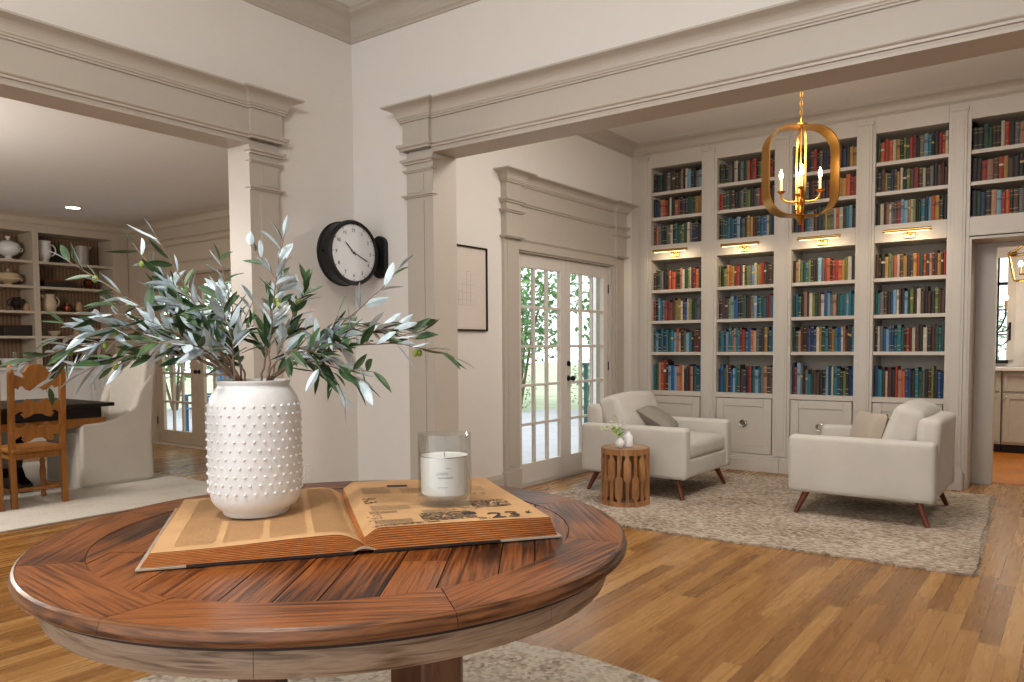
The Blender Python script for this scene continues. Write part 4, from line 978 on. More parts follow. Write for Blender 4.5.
for z_ in (1.56, 1.60, 1.66, 1.72): ln.box(XW+.010, XW+.0108, 4.40, 4.80, z_, z_+.0022)
ln.build('drawn_lines', M['artink'], pr)
# switch + outlet
e = MB().box(XW, XW+.006, 7.335, 7.39, 1.27, 1.38).build('light_switch', M['plate'], bevel=.002); tag(e, 'white light switch plate right of the glass doors', 'switch'); MB().box(XW+.006, XW+.011, 7.355, 7.37, 1.31, 1.34).build('toggle', M['plate'], e)
e = MB().box(XW, XW+.006, 3.10, 3.175, .39, .50).build('wall_outlet', M['plate'], bevel=.002); tag(e, 'white wall outlet low on the wall below the clock', 'outlet')
for z_ in (.42, .465): MB().box(XW+.006, XW+.009, 3.122, 3.153, z_-.014, z_+.014).build('socket', M['white'], e)
# ------------------------------------------------------------------ gold lantern chandelier
LC = Vector((-1.60, 5.6)); ang = math.radians(30)
e = empty('lantern_chandelier', (LC.x, LC.y, 3.33)); tag(e, 'gold open oval lantern chandelier with four lit candle bulbs in the library', 'chandelier')
def strap(w_h, h_h, zc, rad, width, thick, rot, name, mat):
    pts = []; n = 14
    for (sx, sz, a0_) in ((1, 1, 0), (-1, 1, 90), (-1, -1, 180), (1, -1, 270)):
        for i in range(n+1):
            a = math.radians(a0_+90*i/n); pts.append((sx*(w_h-rad)+rad*math.cos(a), sz*(h_h-rad)+rad*math.sin(a)))
    mb = MB(); k = len(pts); vs = []
    for s_, off_ in (((-1), 0), (1, 0), (1, 1), (-1, 1)):
        for i, (x, z) in enumerate(pts):
            p_, q_ = pts[i-1], pts[(i+1) % k]; t_ = Vector((q_[0]-p_[0], q_[1]-p_[1])).normalized(); nx, nz = t_.y, -t_.x
            vs.append((x-nx*thick*off_, s_*width/2, z-nz*thick*off_))
    fs = [(c_*k+i, c_*k+(i+1) % k, ((c_+1) % 4)*k+(i+1) % k, ((c_+1) % 4)*k+i) for c_ in range(4) for i in range(k)]
    mb.add(vs, fs, Matrix.Translation((LC.x, LC.y, zc)) @ Matrix.Rotation(rot, 4, 'Z')); mb.smooth = True; return mb.build(name, mat, e)
ZC = 2.437; HH = .31
strap(.255, HH, ZC, .17, .125, .008, math.radians(41), 'wide_strap_frame', M['brass']); strap(.235, HH-.012, ZC, .17, .013, .006, math.radians(113), 'thin_strap_frame', M['brass'])
MB().lathe([(.001, .06), (.008, .058), (.012, .03), (.04, .018), (.042, 0), (.01, -.01), (.001, -.01)], (LC.x, LC.y, ZC+HH), 24).build('top_hub', M['brass'], e)
MB().lathe([(.001, -.05), (.012, -.045), (.018, -.055), (.010, -.04), (.026, -.02), (.034, 0), (.016, .02), (.026, .05), (.018, .075), (.03, .10), (.014, .13), (.001, .135)], (LC.x, LC.y, ZC-HH), 24).build('finial', M['brass'], e)
MB().cyl((LC.x, LC.y, ZC-HH+.10), (LC.x, LC.y, ZC+HH), .007, n=10).build('centre_rod', M['brass'], e)
MB().lathe([(.001, 0), (.06, 0), (.06, -.012), (.03, -.03), (.008, -.04), (.001, -.04)], (LC.x, LC.y, 3.334), 24).build('ceiling_canopy', M['brass'], e)
ch = MB(); z = ZC+HH+.055; i = 0
while z < 3.30:
    pts = []
    for q in range(13):
        a = 2*PI*q/12; u, v = .009*math.cos(a), .019*math.sin(a); pts.append((LC.x+(u if i % 2 else 0), LC.y+(0 if i % 2 else u), z+.014+v))
    ch.tube(pts, .0028, 5, False); z += .030; i += 1
ch.build('chain', M['brass'], e)
for k in range(4):
    a = math.radians(20+90*k); d_ = Vector((math.cos(a), math.sin(a), 0)); c_ = Vector((LC.x, LC.y, 0)); R0 = .128; zt = ZC-.13
    pts = [c_+d_*.01+Vector((0, 0, ZC-.20)), c_+d_*.05+Vector((0, 0, ZC-.208)), c_+d_*.095+Vector((0, 0, ZC-.202)), c_+d_*.122+Vector((0, 0, ZC-.18)), c_+d_*R0+Vector((0, 0, zt-.02))]
    ar = MB().tube(pts, .008, 8).build('arm', M['brass'], e); q = c_+d_*R0
    MB().lathe([(.001, -.018), (.012, -.016), (.030, -.002), (.031, .001), (.001, 0)], (q.x, q.y, zt), 18).build('drip_cup', M['brass'], ar)
    MB().cyl((q.x, q.y, zt), (q.x, q.y, zt+.085), .0095, n=12).build('candle_sleeve', M['sleeve'], ar)
    MB().lathe([(.001, 0), (.007, .002), (.013, .018), (.0135, .028), (.009, .046), (.004, .062), (.001, .07)], (q.x, q.y, zt+.085), 14).build('flame_bulb', M['bulb'], ar)
    l = bpy.data.lights.new('bulb_light', 'POINT'); l.energy = 1.6; l.color = (1, .82, .6); l.shadow_soft_size = .02; lo = bpy.data.objects.new('bulb_light', l); lo.location = (q.x, q.y, zt+.20); C.objects.link(lo); lo.parent = e; lo.matrix_parent_inverse = parent_world(e).inverted()

# ------------------------------------------------------------------ dining room shell
XD = -10.6
w = MB(); w.box(-10.9, -9.80, 5.38, 5.56, 0, 3.1); w.box(-9.80, -7.90, 5.38, 5.56, 2.17, 3.1); w.box(-7.90, XO, 5.38, 5.56, 0, 3.1)
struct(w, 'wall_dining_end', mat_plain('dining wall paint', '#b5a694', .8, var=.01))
struct(MB().box(-10.9, -10.7, -1.2, 5.38, 0, 3.1), 'wall_dining_far', M['wall']); struct(MB().box(-10.9, XO, -1.4, -1.2, 0, 3.1), 'wall_dining_near', M['wall'])
struct(MB().box(-10.9, XO, -1.2, 5.38, 2.87, 3.0), 'ceiling_dining', M['ceil'])
struct(MB().sweep([(-10.3, -1.2), (-10.3, 5.38), (XO, 5.38)], crown_prof(2.755, 2.87, .11), -1), 'trim_12', M['hutch'])
b = MB()
for x0, x1 in ((-9.98, -9.80), (-7.90, -7.72)):
    b.box(x0, x1, 5.352, 5.38, 0, 2.3); b.box(x0-.01, x1+.01, 5.33, 5.38, 2.32, 2.52)
b.box(-9.80, -7.90, 5.352, 5.38, 2.17, 2.52); p = [(-9.99, 5.38), (-9.99, 5.34), (-7.71, 5.34), (-7.71, 5.38)]
b.sweep(p, cornice_prof(2.52, 2.60, .08), -1); b.sweep(p, bead_prof(2.30, .03, .025), -1); b.box(-9.80, -9.785, 5.38, 5.56, 0, 2.17); b.box(-7.915, -7.90, 5.38, 5.56, 0, 2.17); b.box(-9.785, -7.915, 5.38, 5.56, 2.155, 2.17); b.box(-9.785, -7.915, 5.37, 5.6, 0, .02)
struct(b, 'trim_13', M['hutch'])
bb([(-10.29, 5.38), (-9.99, 5.38)], -1, 'baseboard_dining_left'); bb([(-7.70, 5.38), (XO, 5.38)], -1, 'baseboard_dining_right')
for i, (x0, x1) in enumerate(((-9.783, -8.852), (-8.848, -7.917))):
    mb, gl = MB(), MB(); leaf(mb, x0, x1, .022, 2.153, 5.44, gl, 5, stile=.14, top=.12, bot=.16, axis='X', mt=.028)
    d = tag(mb.build('door_%d' % (i+3), mat_plain('taupe painted door', '#a8967f', .45), bevel=.003), kind='structure'); gl.build('glass', M['glass'], d)
    hx = x0-.0 if i == 0 else x1+.0
    for hz in (.3, 1.1, 1.9): MB().cyl((hx, 5.436, hz-.05), (hx, 5.436, hz+.05), .008, n=10).build('hinge', M['bronze'], d)
    if i: k = MB(); knob(k, (x0+.05, 5.44, .95), (0, -1, 0)); k.build('door_handle', M['bronze'], d)
e = empty('downlight', (-9.40, 4.28, 2.868)); tag(e, 'round lit recessed ceiling light above the dining shelves', 'ceiling light')
MB().lathe([(.075, 0), (.10, 0), (.10, -.006), (.075, -.004), (.075, 0)], (-9.40, 4.28, 2.87), 32).build('trim_ring', M['white'], e); MB().lathe([(.001, -.001), (.074, -.001), (.074, -.003), (.001, -.003)], (-9.40, 4.28, 2.87), 32).build('lens', M['down'], e)
# hutch
HF = -10.30
def hutch(y0, y1, o0, o1, lab, fronts):
    e = empty('hutch', (-10.5, (y0+y1)/2, 0)); tag(e, lab, 'cabinet', 'built-in dining hutch units')
    f_ = MB(); f_.box(HF-.02, HF, y0, o0, 1.03, 2.76); f_.box(HF-.02, HF, o1, y1, 1.03, 2.76); f_.box(HF-.02, HF, o0, o1, 2.67, 2.76); f_.build('face_frame', M['hutch'], e)
    s_ = MB(); s_.box(-10.69, HF-.02, o0-.02, o0, 1.03, 2.76); s_.box(-10.69, HF-.02, o1, o1+.02, 1.03, 2.76); s_.box(-10.69, HF-.02, o0, o1, 2.67, 2.69); s_.build('side_panel', M['hutch'], e)
    MB().box(-10.695, -10.68, o0, o1, 1.03, 2.69).build('back_panel', M['bead'], e)
    for z in (2.32, 2.015, 1.71, 1.405): MB().box(-10.68, HF-.005, o0+.001, o1-.001, z-.03, z).build('shelf', M['hutch'], e)
    MB().box(-10.69, -9.98, y0, y1, 1.0, 1.03).build('countertop', M['hutchbase'], e, bevel=.004); MB().box(-10.69, -10.02, y0+.001, y1-.001, .1, 1.0).build('base_body', M['hutchbase'], e); MB().box(-10.69, -10.08, y0+.002, y1-.002, 0, .1).build('toe_kick', M['hutchbase'], e)
    for kind_, a, c, z0, z1 in fronts:
        d = MB(); X = -10.02; t_ = .05
        d.box(X, X+.018, a, a+t_, z0, z1); d.box(X, X+.018, c-t_, c, z0, z1); d.box(X, X+.018, a+t_, c-t_, z1-t_, z1); d.box(X, X+.018, a+t_, c-t_, z0, z0+t_); d.box(X, X+.008, a+t_, c-t_, z0+t_, z1-t_)
        dd = d.build(kind_, M['hutchbase'], e, bevel=.002); k = MB()
        if kind_ == 'drawer': k.cyl((X+.04, (a+c)/2-.04, (z0+z1)/2), (X+.04, (a+c)/2+.04, (z0+z1)/2), .005, n=8); k.cyl((X+.018, (a+c)/2-.04, (z0+z1)/2), (X+.04, (a+c)/2-.04, (z0+z1)/2), .004, n=8); k.cyl((X+.018, (a+c)/2+.04, (z0+z1)/2), (X+.04, (a+c)/2+.04, (z0+z1)/2), .004, n=8)
        else: k.cyl((X+.04, c-.03, z1-.24), (X+.04, c-.03, z1-.14), .005, n=8); k.cyl((X+.018, c-.03, z1-.24), (X+.04, c-.03, z1-.24), .004, n=8); k.cyl((X+.018, c-.03, z1-.14), (X+.04, c-.03, z1-.14), .004, n=8)
        k.build('handle', M['chrome'], dd)
hutch(2.75, 4.235, 2.85, 4.20, 'built-in hutch with open shelves at the left edge holding the tureens', [('cabinet_door', 2.80, 3.48, .14, .97), ('cabinet_door', 3.50, 4.20, .14, .97)])
hutch(4.237, 5.37, 4.27, 5.17, 'built-in hutch with open shelves holding the pitchers, beside the corner', [('cabinet_door', 4.28, 4.76, .14, .97), ('drawer', 4.82, 5.33, .74, .97), ('drawer', 4.82, 5.33, .45, .71), ('drawer', 4.82, 5.33, .14, .42)])
HX = -10.47
def pot(name, y, z, prof, mat, lab, cat, handle=None, spout=None, lid=None, knobs=None, x=HX, group=None):
    e = empty(name, (x, y, z)); tag(e, lab, cat, group); z += .0005
    MB().lathe(prof, (x, y, z), 32).build('body', mat, e)
    for h in (handle or []):
        sd, r0, z0, z1, ou = h; pts = []
        for i in range(11):
            t_ = PI*i/10; pts.append((x, y+sd*(r0+ou*math.sin(t_)), z+(z0+z1)/2+(z1-z0)/2*math.cos(t_)))
        MB().tube(pts, .009, 8).build('handle', mat, e)
    if spout: sd, r0, z0 = spout; MB().tube([(x, y+sd*(r0-.02), z+z0-.045), (x, y+sd*(r0+.01), z+z0-.015), (x, y+sd*(r0+.035), z+z0)], [.028, .022, .012], 10).build('spout', mat, e)
    if lid: MB().lathe(lid, (x, y, z), 32).build('lid', mat, e)
    return e
pitch = [(.001, 0), (.055, 0), (.06, .01), (.075, .07), (.08, .11), (.07, .16), (.06, .20), (.066, .25), (.072, .265), (.066, .262), (.052, .20), (.001, .19)]
pot('pitcher', 4.40, 2.32, [(.001, 0), (.055, 0), (.058, .01), (.05, .03), (.075, .08), (.085, .14), (.078, .20), (.075, .255), (.088, .27), (.082, .268), (.068, .25), (.001, .2)], M['white'], 'tall white pitcher with scrolled handle on the top dining shelf', 'pitcher', [(1, .07, .09, .235, .07)], (-1, .08, .268))
e = empty('round_plate', (-10.60, 4.55, 2.3205)); tag(e, 'dark round plate standing behind the tall white pitcher', 'plate'); MB().lathe([(.001, 0), (.11, 0), (.125, .012), (.12, .016), (.10, .006), (.001, .006)], (0, 0, 0), 32, Matrix.Translation((-10.60, 4.55, 2.445)) @ Matrix.Rotation(math.radians(80), 4, 'Y')).build('plate_body', M['darkobj'], e)
pot('pitcher', 4.86, 2.32, [(.001, 0), (.07, 0), (.075, .01), (.076, .10), (.072, .23), (.074, .25), (.069, .25), (.066, .1), (.001, .02)], M['greyceramic'], 'straight grey glazed pitcher on the top dining shelf near the corner', 'pitcher', [(-1, .07, .06, .22, .055)], (1, .075, .25))
pot('pitcher', 4.44, 1.71, [(.001, 0), (.06, 0), (.075, .012), (.088, .07), (.085, .12), (.065, .17), (.062, .205), (.07, .22), (.065, .218), (.055, .17), (.001, .15)], M['cream'], 'cream tan pitcher on the third dining shelf down', 'pitcher', [(1, .07, .07, .19, .05)], (-1, .07, .215))
tur = [(.001, 0), (.055, 0), (.06, .008), (.035, .03), (.04, .045), (.09, .07), (.125, .11), (.13, .14), (.12, .16), (.128, .17), (.001, .17)]
pot('tureen', 4.00, 2.32, tur, M['white'], 'white footed soup tureen with lid on the top shelf at left edge', 'tureen', [(1, .12, .11, .16, .04), (-1, .12, .11, .16, .04)], None, [(.125, .17), (.12, .19), (.09, .215), (.04, .235), (.012, .24), (.014, .255), (.03, .27), (.028, .285), (.001, .29)])
pot('tureen', 3.99, 2.015, [(r*1.08, z*.62) for r, z in tur], M['cream'], 'low cream covered dish on the second shelf at left edge', 'tureen', [(1, .13, .06, .10, .03), (-1, .13, .06, .10, .03)], None, [(.13, .105), (.12, .13), (.08, .155), (.02, .165), (.01, .175), (.018, .195), (.001, .205)])
pot('ewer', 4.07, 1.71, [(.001, 0), (.04, 0), (.03, .015), (.03, .03), (.065, .07), (.07, .10), (.05, .13), (.045, .15), (.055, .165), (.001, .16)], M['darkobj'], 'dark metal footed pot on the third shelf at left edge', 'pot', [(1, .06, .06, .14, .04), (-1, .06, .06, .14, .04)])
pot('jar', 4.21-.03, 1.71, [(.001, 0), (.03, 0), (.04, .03), (.038, .07), (.02, .09), (.02, .10), (.001, .10)], M['tanceramic'], 'small tan jar beside the dark metal pot', 'jar')
pot('urn', 4.93, 2.015, [(.001, 0), (.04, 0), (.035, .02), (.06, .06), (.068, .10), (.05, .13), (.03, .145), (.035, .16), (.001, .16)], M['copper'], 'dark copper urn on the second dining shelf near the corner', 'urn')
pot('jar', 4.66, 1.71, [(.001, 0), (.05, 0), (.06, .03), (.055, .08), (.03, .10), (.03, .115), (.001, .11)], M['copper'], 'squat brown jar right of the cream tan pitcher', 'jar')
pot('jar', 4.80, 1.71, [(.001, 0), (.03, 0), (.045, .05), (.04, .10), (.025, .12), (.025, .14), (.001, .13)], M['tanceramic'], 'taller tan jar on the third dining shelf near the corner', 'jar')
bowl = [(.001, 0), (.03, 0), (.035, .012), (.06, .03), (.075, .065), (.07, .065), (.05, .03), (.001, .02)]
pot('bowl', 4.49, 1.405, bowl, M['cream'], 'small cream bowl on the lowest shelf under the cream pitcher', 'bowl'); pot('bowl', 5.02, 1.405, bowl, M['cream'], 'small cream bowl on the lowest shelf near the corner', 'bowl')
pot('jug', 4.76, 1.405, [(.001, 0), (.035, 0), (.045, .03), (.03, .09), (.04, .14), (.036, .14), (.02, .09), (.001, .08)], M['tanceramic'], 'slim tan jug between the two small cream bowls', 'jug')
pot('bowl', 3.92, 1.03, [(r*1.5, z*1.6) for r, z in bowl], M['white'], 'white bowl on the hutch counter at the left edge', 'bowl', x=-10.3)
for i, y in enumerate((3.995, 4.12)): pot('wine_glass', y, 1.03, [(.001, 0), (.032, 0), (.03, .003), (.004, .008), (.004, .08), (.03, .105), (.036, .14), (.03, .18), (.029, .18), (.034, .14), (.028, .107), (.001, .09)], M['jar'], 'clear stemmed glass on the hutch counter, '+('nearer the white bowl' if i == 0 else 'nearer the hutch divider'), 'glass', x=-10.4)
def crate(y0, y1, z, h, lab):
    e = empty('serving_box', (HX, (y0+y1)/2, z)); tag(e, lab, 'box'); b = MB(); x0, x1 = -10.62, -10.36; z += .0005
    b.box(x0, x1, y0, y1, z, z+.008); b.box(x0, x1, y0, y0+.01, z+.008, z+h); b.box(x0, x1, y1-.01, y1, z+.008, z+h); b.box(x0, x0+.01, y0+.01, y1-.01, z+.008, z+h); b.box(x1-.01, x1, y0+.01, y1-.01, z+.008, z+h); b.build('box_body', M['darkobj'], e, bevel=.002)
    r = MB(); 
    for yy in (y0, y1-.012): r.box(x0-.004, x1+.004, yy, yy+.012, z+h, z+h+.012)
    for xx in (x0-.004, x1-.008): r.box(xx, xx+.012, y0+.012, y1-.012, z+h, z+h+.012)
    r.build('rim', M['copper'], e)
crate(4.35, 4.73, 2.015, .075, 'dark lacquered tray box on the second dining shelf'); crate(3.88, 4.19, 1.405, .12, 'dark box on the lowest shelf at the left edge'); crate(4.77, 4.95, 1.03, .13, 'dark box on the hutch counter, left of its twin near the corner'); crate(4.97, 5.13, 1.03, .13, 'dark box on the hutch counter nearest the corner')
# dining rug, table, chairs
mb = MB(); mb.box(-9.2, -5.84, .1, 4.04, .001, .012); o = mb.build('dining_rug', M['dinrug'], bevel=.003); tag(o, 'large pale grey rug under the dining table', 'rug')
e = empty('dining_table', (-7.6, 2.2, .012)); tag(e, 'long dark ebonised dining table with carved wooden rail', 'table')
MB().box(-8.15, -6.98, .7, 3.48, .727, .76).build('table_top', M['darktable'], e, bevel=.006); a = MB(); a.box(-8.07, -7.06, .8, 3.40, .63, .727); a.build('apron', M['darktable'], e)
for y in (1.2, 2.85):
    p_ = [(-.30, 0), (.30, 0), (.30, .07), (.16, .12), (.10, .2), (.13, .3), (.20, .38), (.12, .46), (.16, .56), (.28, .62), (-.28, .62), (-.16, .56), (-.12, .46), (-.20, .38), (-.13, .3), (-.10, .2), (-.16, .12), (-.30, .07)]
    mt = Matrix.Translation((-7.56, y-.05, .0125)) @ Matrix.Rotation(PI/2, 4, 'X'); MB().prism(p_, -.1, 0, mt).build('trestle', M['darktable'], e, bevel=.008)
MB().box(-7.6, -7.52, 1.2, 2.8, .12, .2).build('stretcher', M['darktable'], e)
pr_ = [(2.1, .63), (3.43, .63)]+[(3.43, .585), (3.36, .575), (3.22, .57), (3.12, .55), (3.04, .525), (2.96, .535), (2.9, .56), (2.7, .575), (2.5, .55), (2.4, .53), (2.3, .55), (2.1, .57)]
mt = Matrix((( 0, 0, 1, -7.055), (1, 0, 0, 0), (0, 1, 0, 0), (0, 0, 0, 1))); MB().prism(pr_, -.025, 0.02, mt).build('carved_rail', M['oakchair'], e, bevel=.005)
def ladder(yc, lab):
    e = empty('ladder_back_chair', (-6.77, yc, .012)); tag(e, lab, 'chair', 'carved oak ladder-back chairs'); hw = .185; XR = -6.57
    mtx = lambda lean: Matrix(((0, 0, 1, XR), (1, 0, 0, yc), (0, 1, 0, 0), (0, 0, 0, 1)))
    for s_ in (-1, 1):
        y = yc+s_*hw
        b = MB(); ps = [(-6.57, .012), (-6.585, .45), (-6.555, 1.06)]
        for (xa, za), (xb, zb_) in zip(ps[:-1], ps[1:]):
            vs = [(x_+dx, y+dy, z_) for x_, z_ in ((xa, za), (xb, zb_)) for dx, dy in ((-.02, -.021), (.02, -.021), (.02, .021), (-.02, .021))]; b.add(vs, [(3, 2, 1, 0), (4, 5, 6, 7)]+[(i, (i+1) % 4, 4+(i+1) % 4, 4+i) for i in range(4)])
        b.lathe([(.021, 0), (.022, .012), (.012, .02), (.02, .035), (.017, .05), (.006, .062), (.001, .064)], (-6.555, y, 1.06), 12); b.build('rear_leg', M['oakchair'], e, bevel=.003, smooth=False)
        l = MB().lathe([(.001, .012), (.018, .012), (.022, .03), (.016, .06), (.024, .09), (.015, .12), (.022, .17), (.026, .23), (.018, .28), (.024, .31), (.015, .335), (.023, .36), (.023, .44), (.001, .44)], (-6.95, y-s_*.005, 0), 12); l.build('front_leg', M['oakchair'], e)
        t_ = MB(); t_.tube([(-6.93, y, .14), (-6.75, y, .14), (-6.59, y, .14)], [.012, .017, .012], 8); t_.build('stretcher', M['oakchair'], e)
    t_ = MB(); pts = [(-6.60, yc-.17+.34*i/20, .145) for i in range(21)]; t_.tube(pts, [.011+.008*abs(math.sin(i*1.1)) for i in range(21)], 8); t_.build('stretcher', M['oakchair'], e)
    w_ = hw-.02
    def mir(h): return h+[(-y, z) for y, z in reversed(h)]
    crest = mir([(0, .935), (.03, .93), (.05, .915), (.075, .925), (.10, .955), (.125, .95), (.13, .93), (.165, .95), (w_, 1.02), (w_, 1.045), (.13, 1.035), (.10, 1.015), (.085, 1.03), (.105, 1.06), (.085, 1.065), (.065, 1.10), (.035, 1.12), (0, 1.122)][::1])
    mid = mir([(0, .735), (.03, .735), (.06, .715), (.095, .705), (.12, .735), (.10, .75), (.125, .76), (w_, .735), (w_, .835), (.13, .82), (.10, .825), (.07, .855), (.04, .84), (.0, .82)])
    low = [(y, z-.19) for y, z in mid]
    for nm, pl2 in (('crest_rail', crest), ('splat_rail', mid), ('splat_rail', low)):
        n = len(pl2)//2; hp = pl2[:n]; b = MB()
        # two mirrored halves as one outline
        loop = [(yy, z) for yy, z in hp]+[(-yy, z) for yy, z in reversed(hp)]
        b.prism(loop, -.011, .011, mtx(0)); b.build(nm, M['oakchair'], e, bevel=.002)
    MB().rbox(-6.76, yc, .455, .43, .40, .035, .012, 3).build('seat', M['oakchair'], e); MB().box(-6.95, -6.585, yc-.17, yc+.17, .385, .436).build('seat_rail', M['oakchair'], e)
ladder(2.672, 'carved oak ladder-back dining chair seen from behind at the dark table'); ladder(2.205, 'carved oak ladder-back chair cut off by the left edge')
def slip(cx, yb, lab):
    e = empty('slipcovered_chair', (cx, yb-.35, .012)); tag(e, lab, 'chair'); hw = .34
    # skirted lower body with flared hem and pleats
    mb = MB(); n = 72; rows_ = [(.016, .99), (.10, .985), (.25, .98), (.40, .975), (.47, .97), (.50, .95)]; vs = []
    for zi, (z, sc) in enumerate(rows_):
        for i in range(n):
            a = 2*PI*i/n; ca, sa = math.cos(a), math.sin(a); k_ = 1/max(abs(ca), abs(sa)); rr = min(k_, 1.30); x = ca*rr*hw*sc; y = sa*rr*.34*sc; pl3 = 1+.012*math.sin(i*PI/3)*(1-zi/5); vs.append((cx+x*pl3, yb-.345+y*pl3, z))
    mb.add(vs, [(q*n+i, q*n+(i+1) % n, (q+1)*n+(i+1) % n, (q+1)*n+i) for q in range(5) for i in range(n)]+[tuple(range(n-1, -1, -1)), tuple(5*n+i for i in range(n))]); mb.smooth = True; mb.build('skirt', M['linen'], e)
    MB().rbox(cx, yb-.40, .50, .50, .50, .12, .04, 4, (0, 0, .01)).build('seat_cushion', M['linen'], e)
    for s_ in (-1, 1):
        a = MB(); p5 = [(-.665, .022), (-.66, .555), (-.62, .58), (-.5, .585), (-.38, .60), (-.26, .64), (-.17, .72), (-.12, .86), (-.02, 1.0), (.03, 1.0), (-.01, .42), (.0, .022)]
        mt = Matrix(((0, 0, 1, cx+s_*(hw-.045)), (1, 0, 0, yb), (0, 1, 0, 0), (0, 0, 0, 1))); a.prism(p5, -.045, .052, mt) if s_ > 0 else a.prism(p5, -.052, .045, mt); a.build('arm', M['linen'], e, bevel=.03, seg=4, smooth=True)
    b = MB(); p6 = []
    for i in range(9): a = PI/2*i/8; p6.append((hw-.14+.14*math.cos(a)*1.0, 1.04+.15*math.sin(a)))
    out = [(-hw+.0, .42), (hw-.0, .42), (hw-.0, .8)]+p6+[(-x, z) for x, z in reversed(p6)]+[(-hw, .8)]
    mt = Matrix.Translation((cx, yb-.02, 0)) @ Matrix.Translation((0, 0, .42)) @ Matrix.Rotation(math.radians(-7), 4, 'X') @ Matrix.Translation((0, 0, -.42)) @ Matrix.Rotation(PI/2, 4, 'X'); b.prism(out, 0, .13, mt); b.build('back', M['linen'], e, bevel=.03, seg=4, smooth=True)
slip(-7.37, 3.86, 'white linen slipcovered high-back dining chair at the table head')

# ------------------------------------------------------------------ kitchen beyond the doorway
w = MB(); w.box(-2.2, -1.55, 10.8, 10.9, 0, 3.0); w.box(-1.55, -.68, 10.8, 10.9, 0, 1.02); w.box(-1.55, -.68, 10.8, 10.9, 2.25, 3.0); w.box(-.68, 3.2, 10.8, 10.9, 0, 3.0); struct(w, 'wall_kitchen', mat_plain('kitchen wall', '#d8d2cb', .7))
struct(MB().box(-2.3, -2.2, 8.02, 10.9, 0, 3.0), 'wall_kitchen_left', M['wall']); struct(MB().box(-2.3, 3.2, 8.02, 10.9, 2.8, 2.9), 'ceiling_kitchen', M['ceil'])
b = MB(); b.box(-1.55, -.68, 10.76, 10.84, 1.0, 1.04); b.box(-1.53, -.70, 10.80, 10.83, 1.92, 1.955)
for x in (-1.24, -.97, -.795): b.box(x-.01, x+.01, 10.80, 10.83, 1.04, 2.24)
for z in (1.34, 1.63): b.box(-1.53, -.70, 10.805, 10.825, z-.008, z+.008)
wf = MB(); wf.box(-1.6, -1.53, 10.76, 10.84, 1.04, 2.25); wf.box(-.70, -.62, 10.76, 10.84, 1.04, 2.3); wf.box(-1.6, -.62, 10.76, 10.84, 2.24, 2.32); wd = tag(wf.build('window_1', M['door']), kind='structure'); b.build('muntins', M['bronze'], wd); MB().box(-1.53, -.70, 10.812, 10.816, 1.04, 2.24).build('glass', M['glass'], wd)
e = empty('kitchen_counter', (0, 10.45, .93)); tag(e, 'pale stone kitchen counter below the window beyond the doorway', 'counter'); MB().box(-2.19, 2.4, 10.18, 10.799, .93, .965).build('slab', M['stone'], e, bevel=.004)
for i, (x0, x1) in enumerate(((-1.30, -.705), (-.695, -.10), (-.09, .5))):
    e = empty('kitchen_cabinet', ((x0+x1)/2, 10.5, 0.004)); tag(e, ['painted kitchen base cabinet mostly hidden by the doorway edge', 'painted kitchen base cabinet in the doorway with drawer over door', 'painted kitchen base cabinet at the right edge of the photo'][i], 'cabinet', 'kitchen base cabinets')
    MB().box(x0, x1, 10.25, 10.79, .10, .9295).build('body', M['cabk'], e); MB().box(x0, x1, 10.32, 10.79, .0045, .10).build('toe_kick', M['coverdark'], e)
    for nm, z0, z1 in (('drawer', .70, .905), ('cabinet_door', .13, .675)):
        d = MB(); a, c = x0+.012, x1-.012; t_ = .06 if nm != 'drawer' else .04; Y = 10.25
        d.box(a, a+t_, Y-.018, Y, z0, z1); d.box(c-t_, c, Y-.018, Y, z0, z1); d.box(a+t_, c-t_, Y-.018, Y, z1-t_, z1); d.box(a+t_, c-t_, Y-.018, Y, z0, z0+t_); d.box(a+t_, c-t_, Y-.008, Y, z0+t_, z1-t_); dd = d.build(nm, M['cabk'], e, bevel=.002)
        k = MB(); kx = (a+c)/2 if nm == 'drawer' else (c-.03 if i == 0 else a+.03); kz = (z0+z1)/2 if nm == 'drawer' else z1-.04; k.cyl((kx, Y-.018, kz), (kx, Y-.035, kz), .005, n=8); k.sphere((kx, Y-.04, kz), .012, n=6); k.build('knob', M['chrome'], dd)
e = empty('faucet', (-.42, 10.62, .9655)); tag(e, 'tall chrome faucet on the kitchen counter', 'faucet'); MB().lathe([(.001, 0), (.028, 0), (.026, .01), (.014, .02), (.013, .2), (.001, .2)], (-.42, 10.62, .9655), 16).build('base', M['chrome'], e)
MB().tube([(-.42, 10.62, 1.15)]+[(-.42, 10.62-.08+.08*math.cos(PI*i/8), 1.28+.08*math.sin(PI*i/8)) for i in range(9)]+[(-.42, 10.46, 1.2)], .011, 10).build('spout', M['chrome'], e)
LK = Vector((-.47, 9.3)); e = empty('kitchen_pendant', (LK.x, LK.y, 2.8)); tag(e, 'yellow gold caged lantern pendant glowing beyond the doorway', 'pendant lamp'); c = MB()
for sx in (-1, 1):
    for sy in (-1, 1): c.tube([(LK.x+sx*.08, LK.y+sy*.08, 1.86), (LK.x+sx*.13, LK.y+sy*.13, 2.12), (LK.x, LK.y, 2.22)], .007, 6)
for z, r in ((1.86, .08), (2.12, .13)):
    q = [(LK.x-r, LK.y-r, z), (LK.x+r, LK.y-r, z), (LK.x+r, LK.y+r, z), (LK.x-r, LK.y+r, z), (LK.x-r, LK.y-r, z)]
    for a, b_ in zip(q[:-1], q[1:]): c.cyl(a, b_, .007, n=6)
c.build('cage', M['brassl'], e); MB().cyl((LK.x, LK.y, 2.21), (LK.x, LK.y, 2.8), .006, n=8).build('stem', M['brassl'], e)
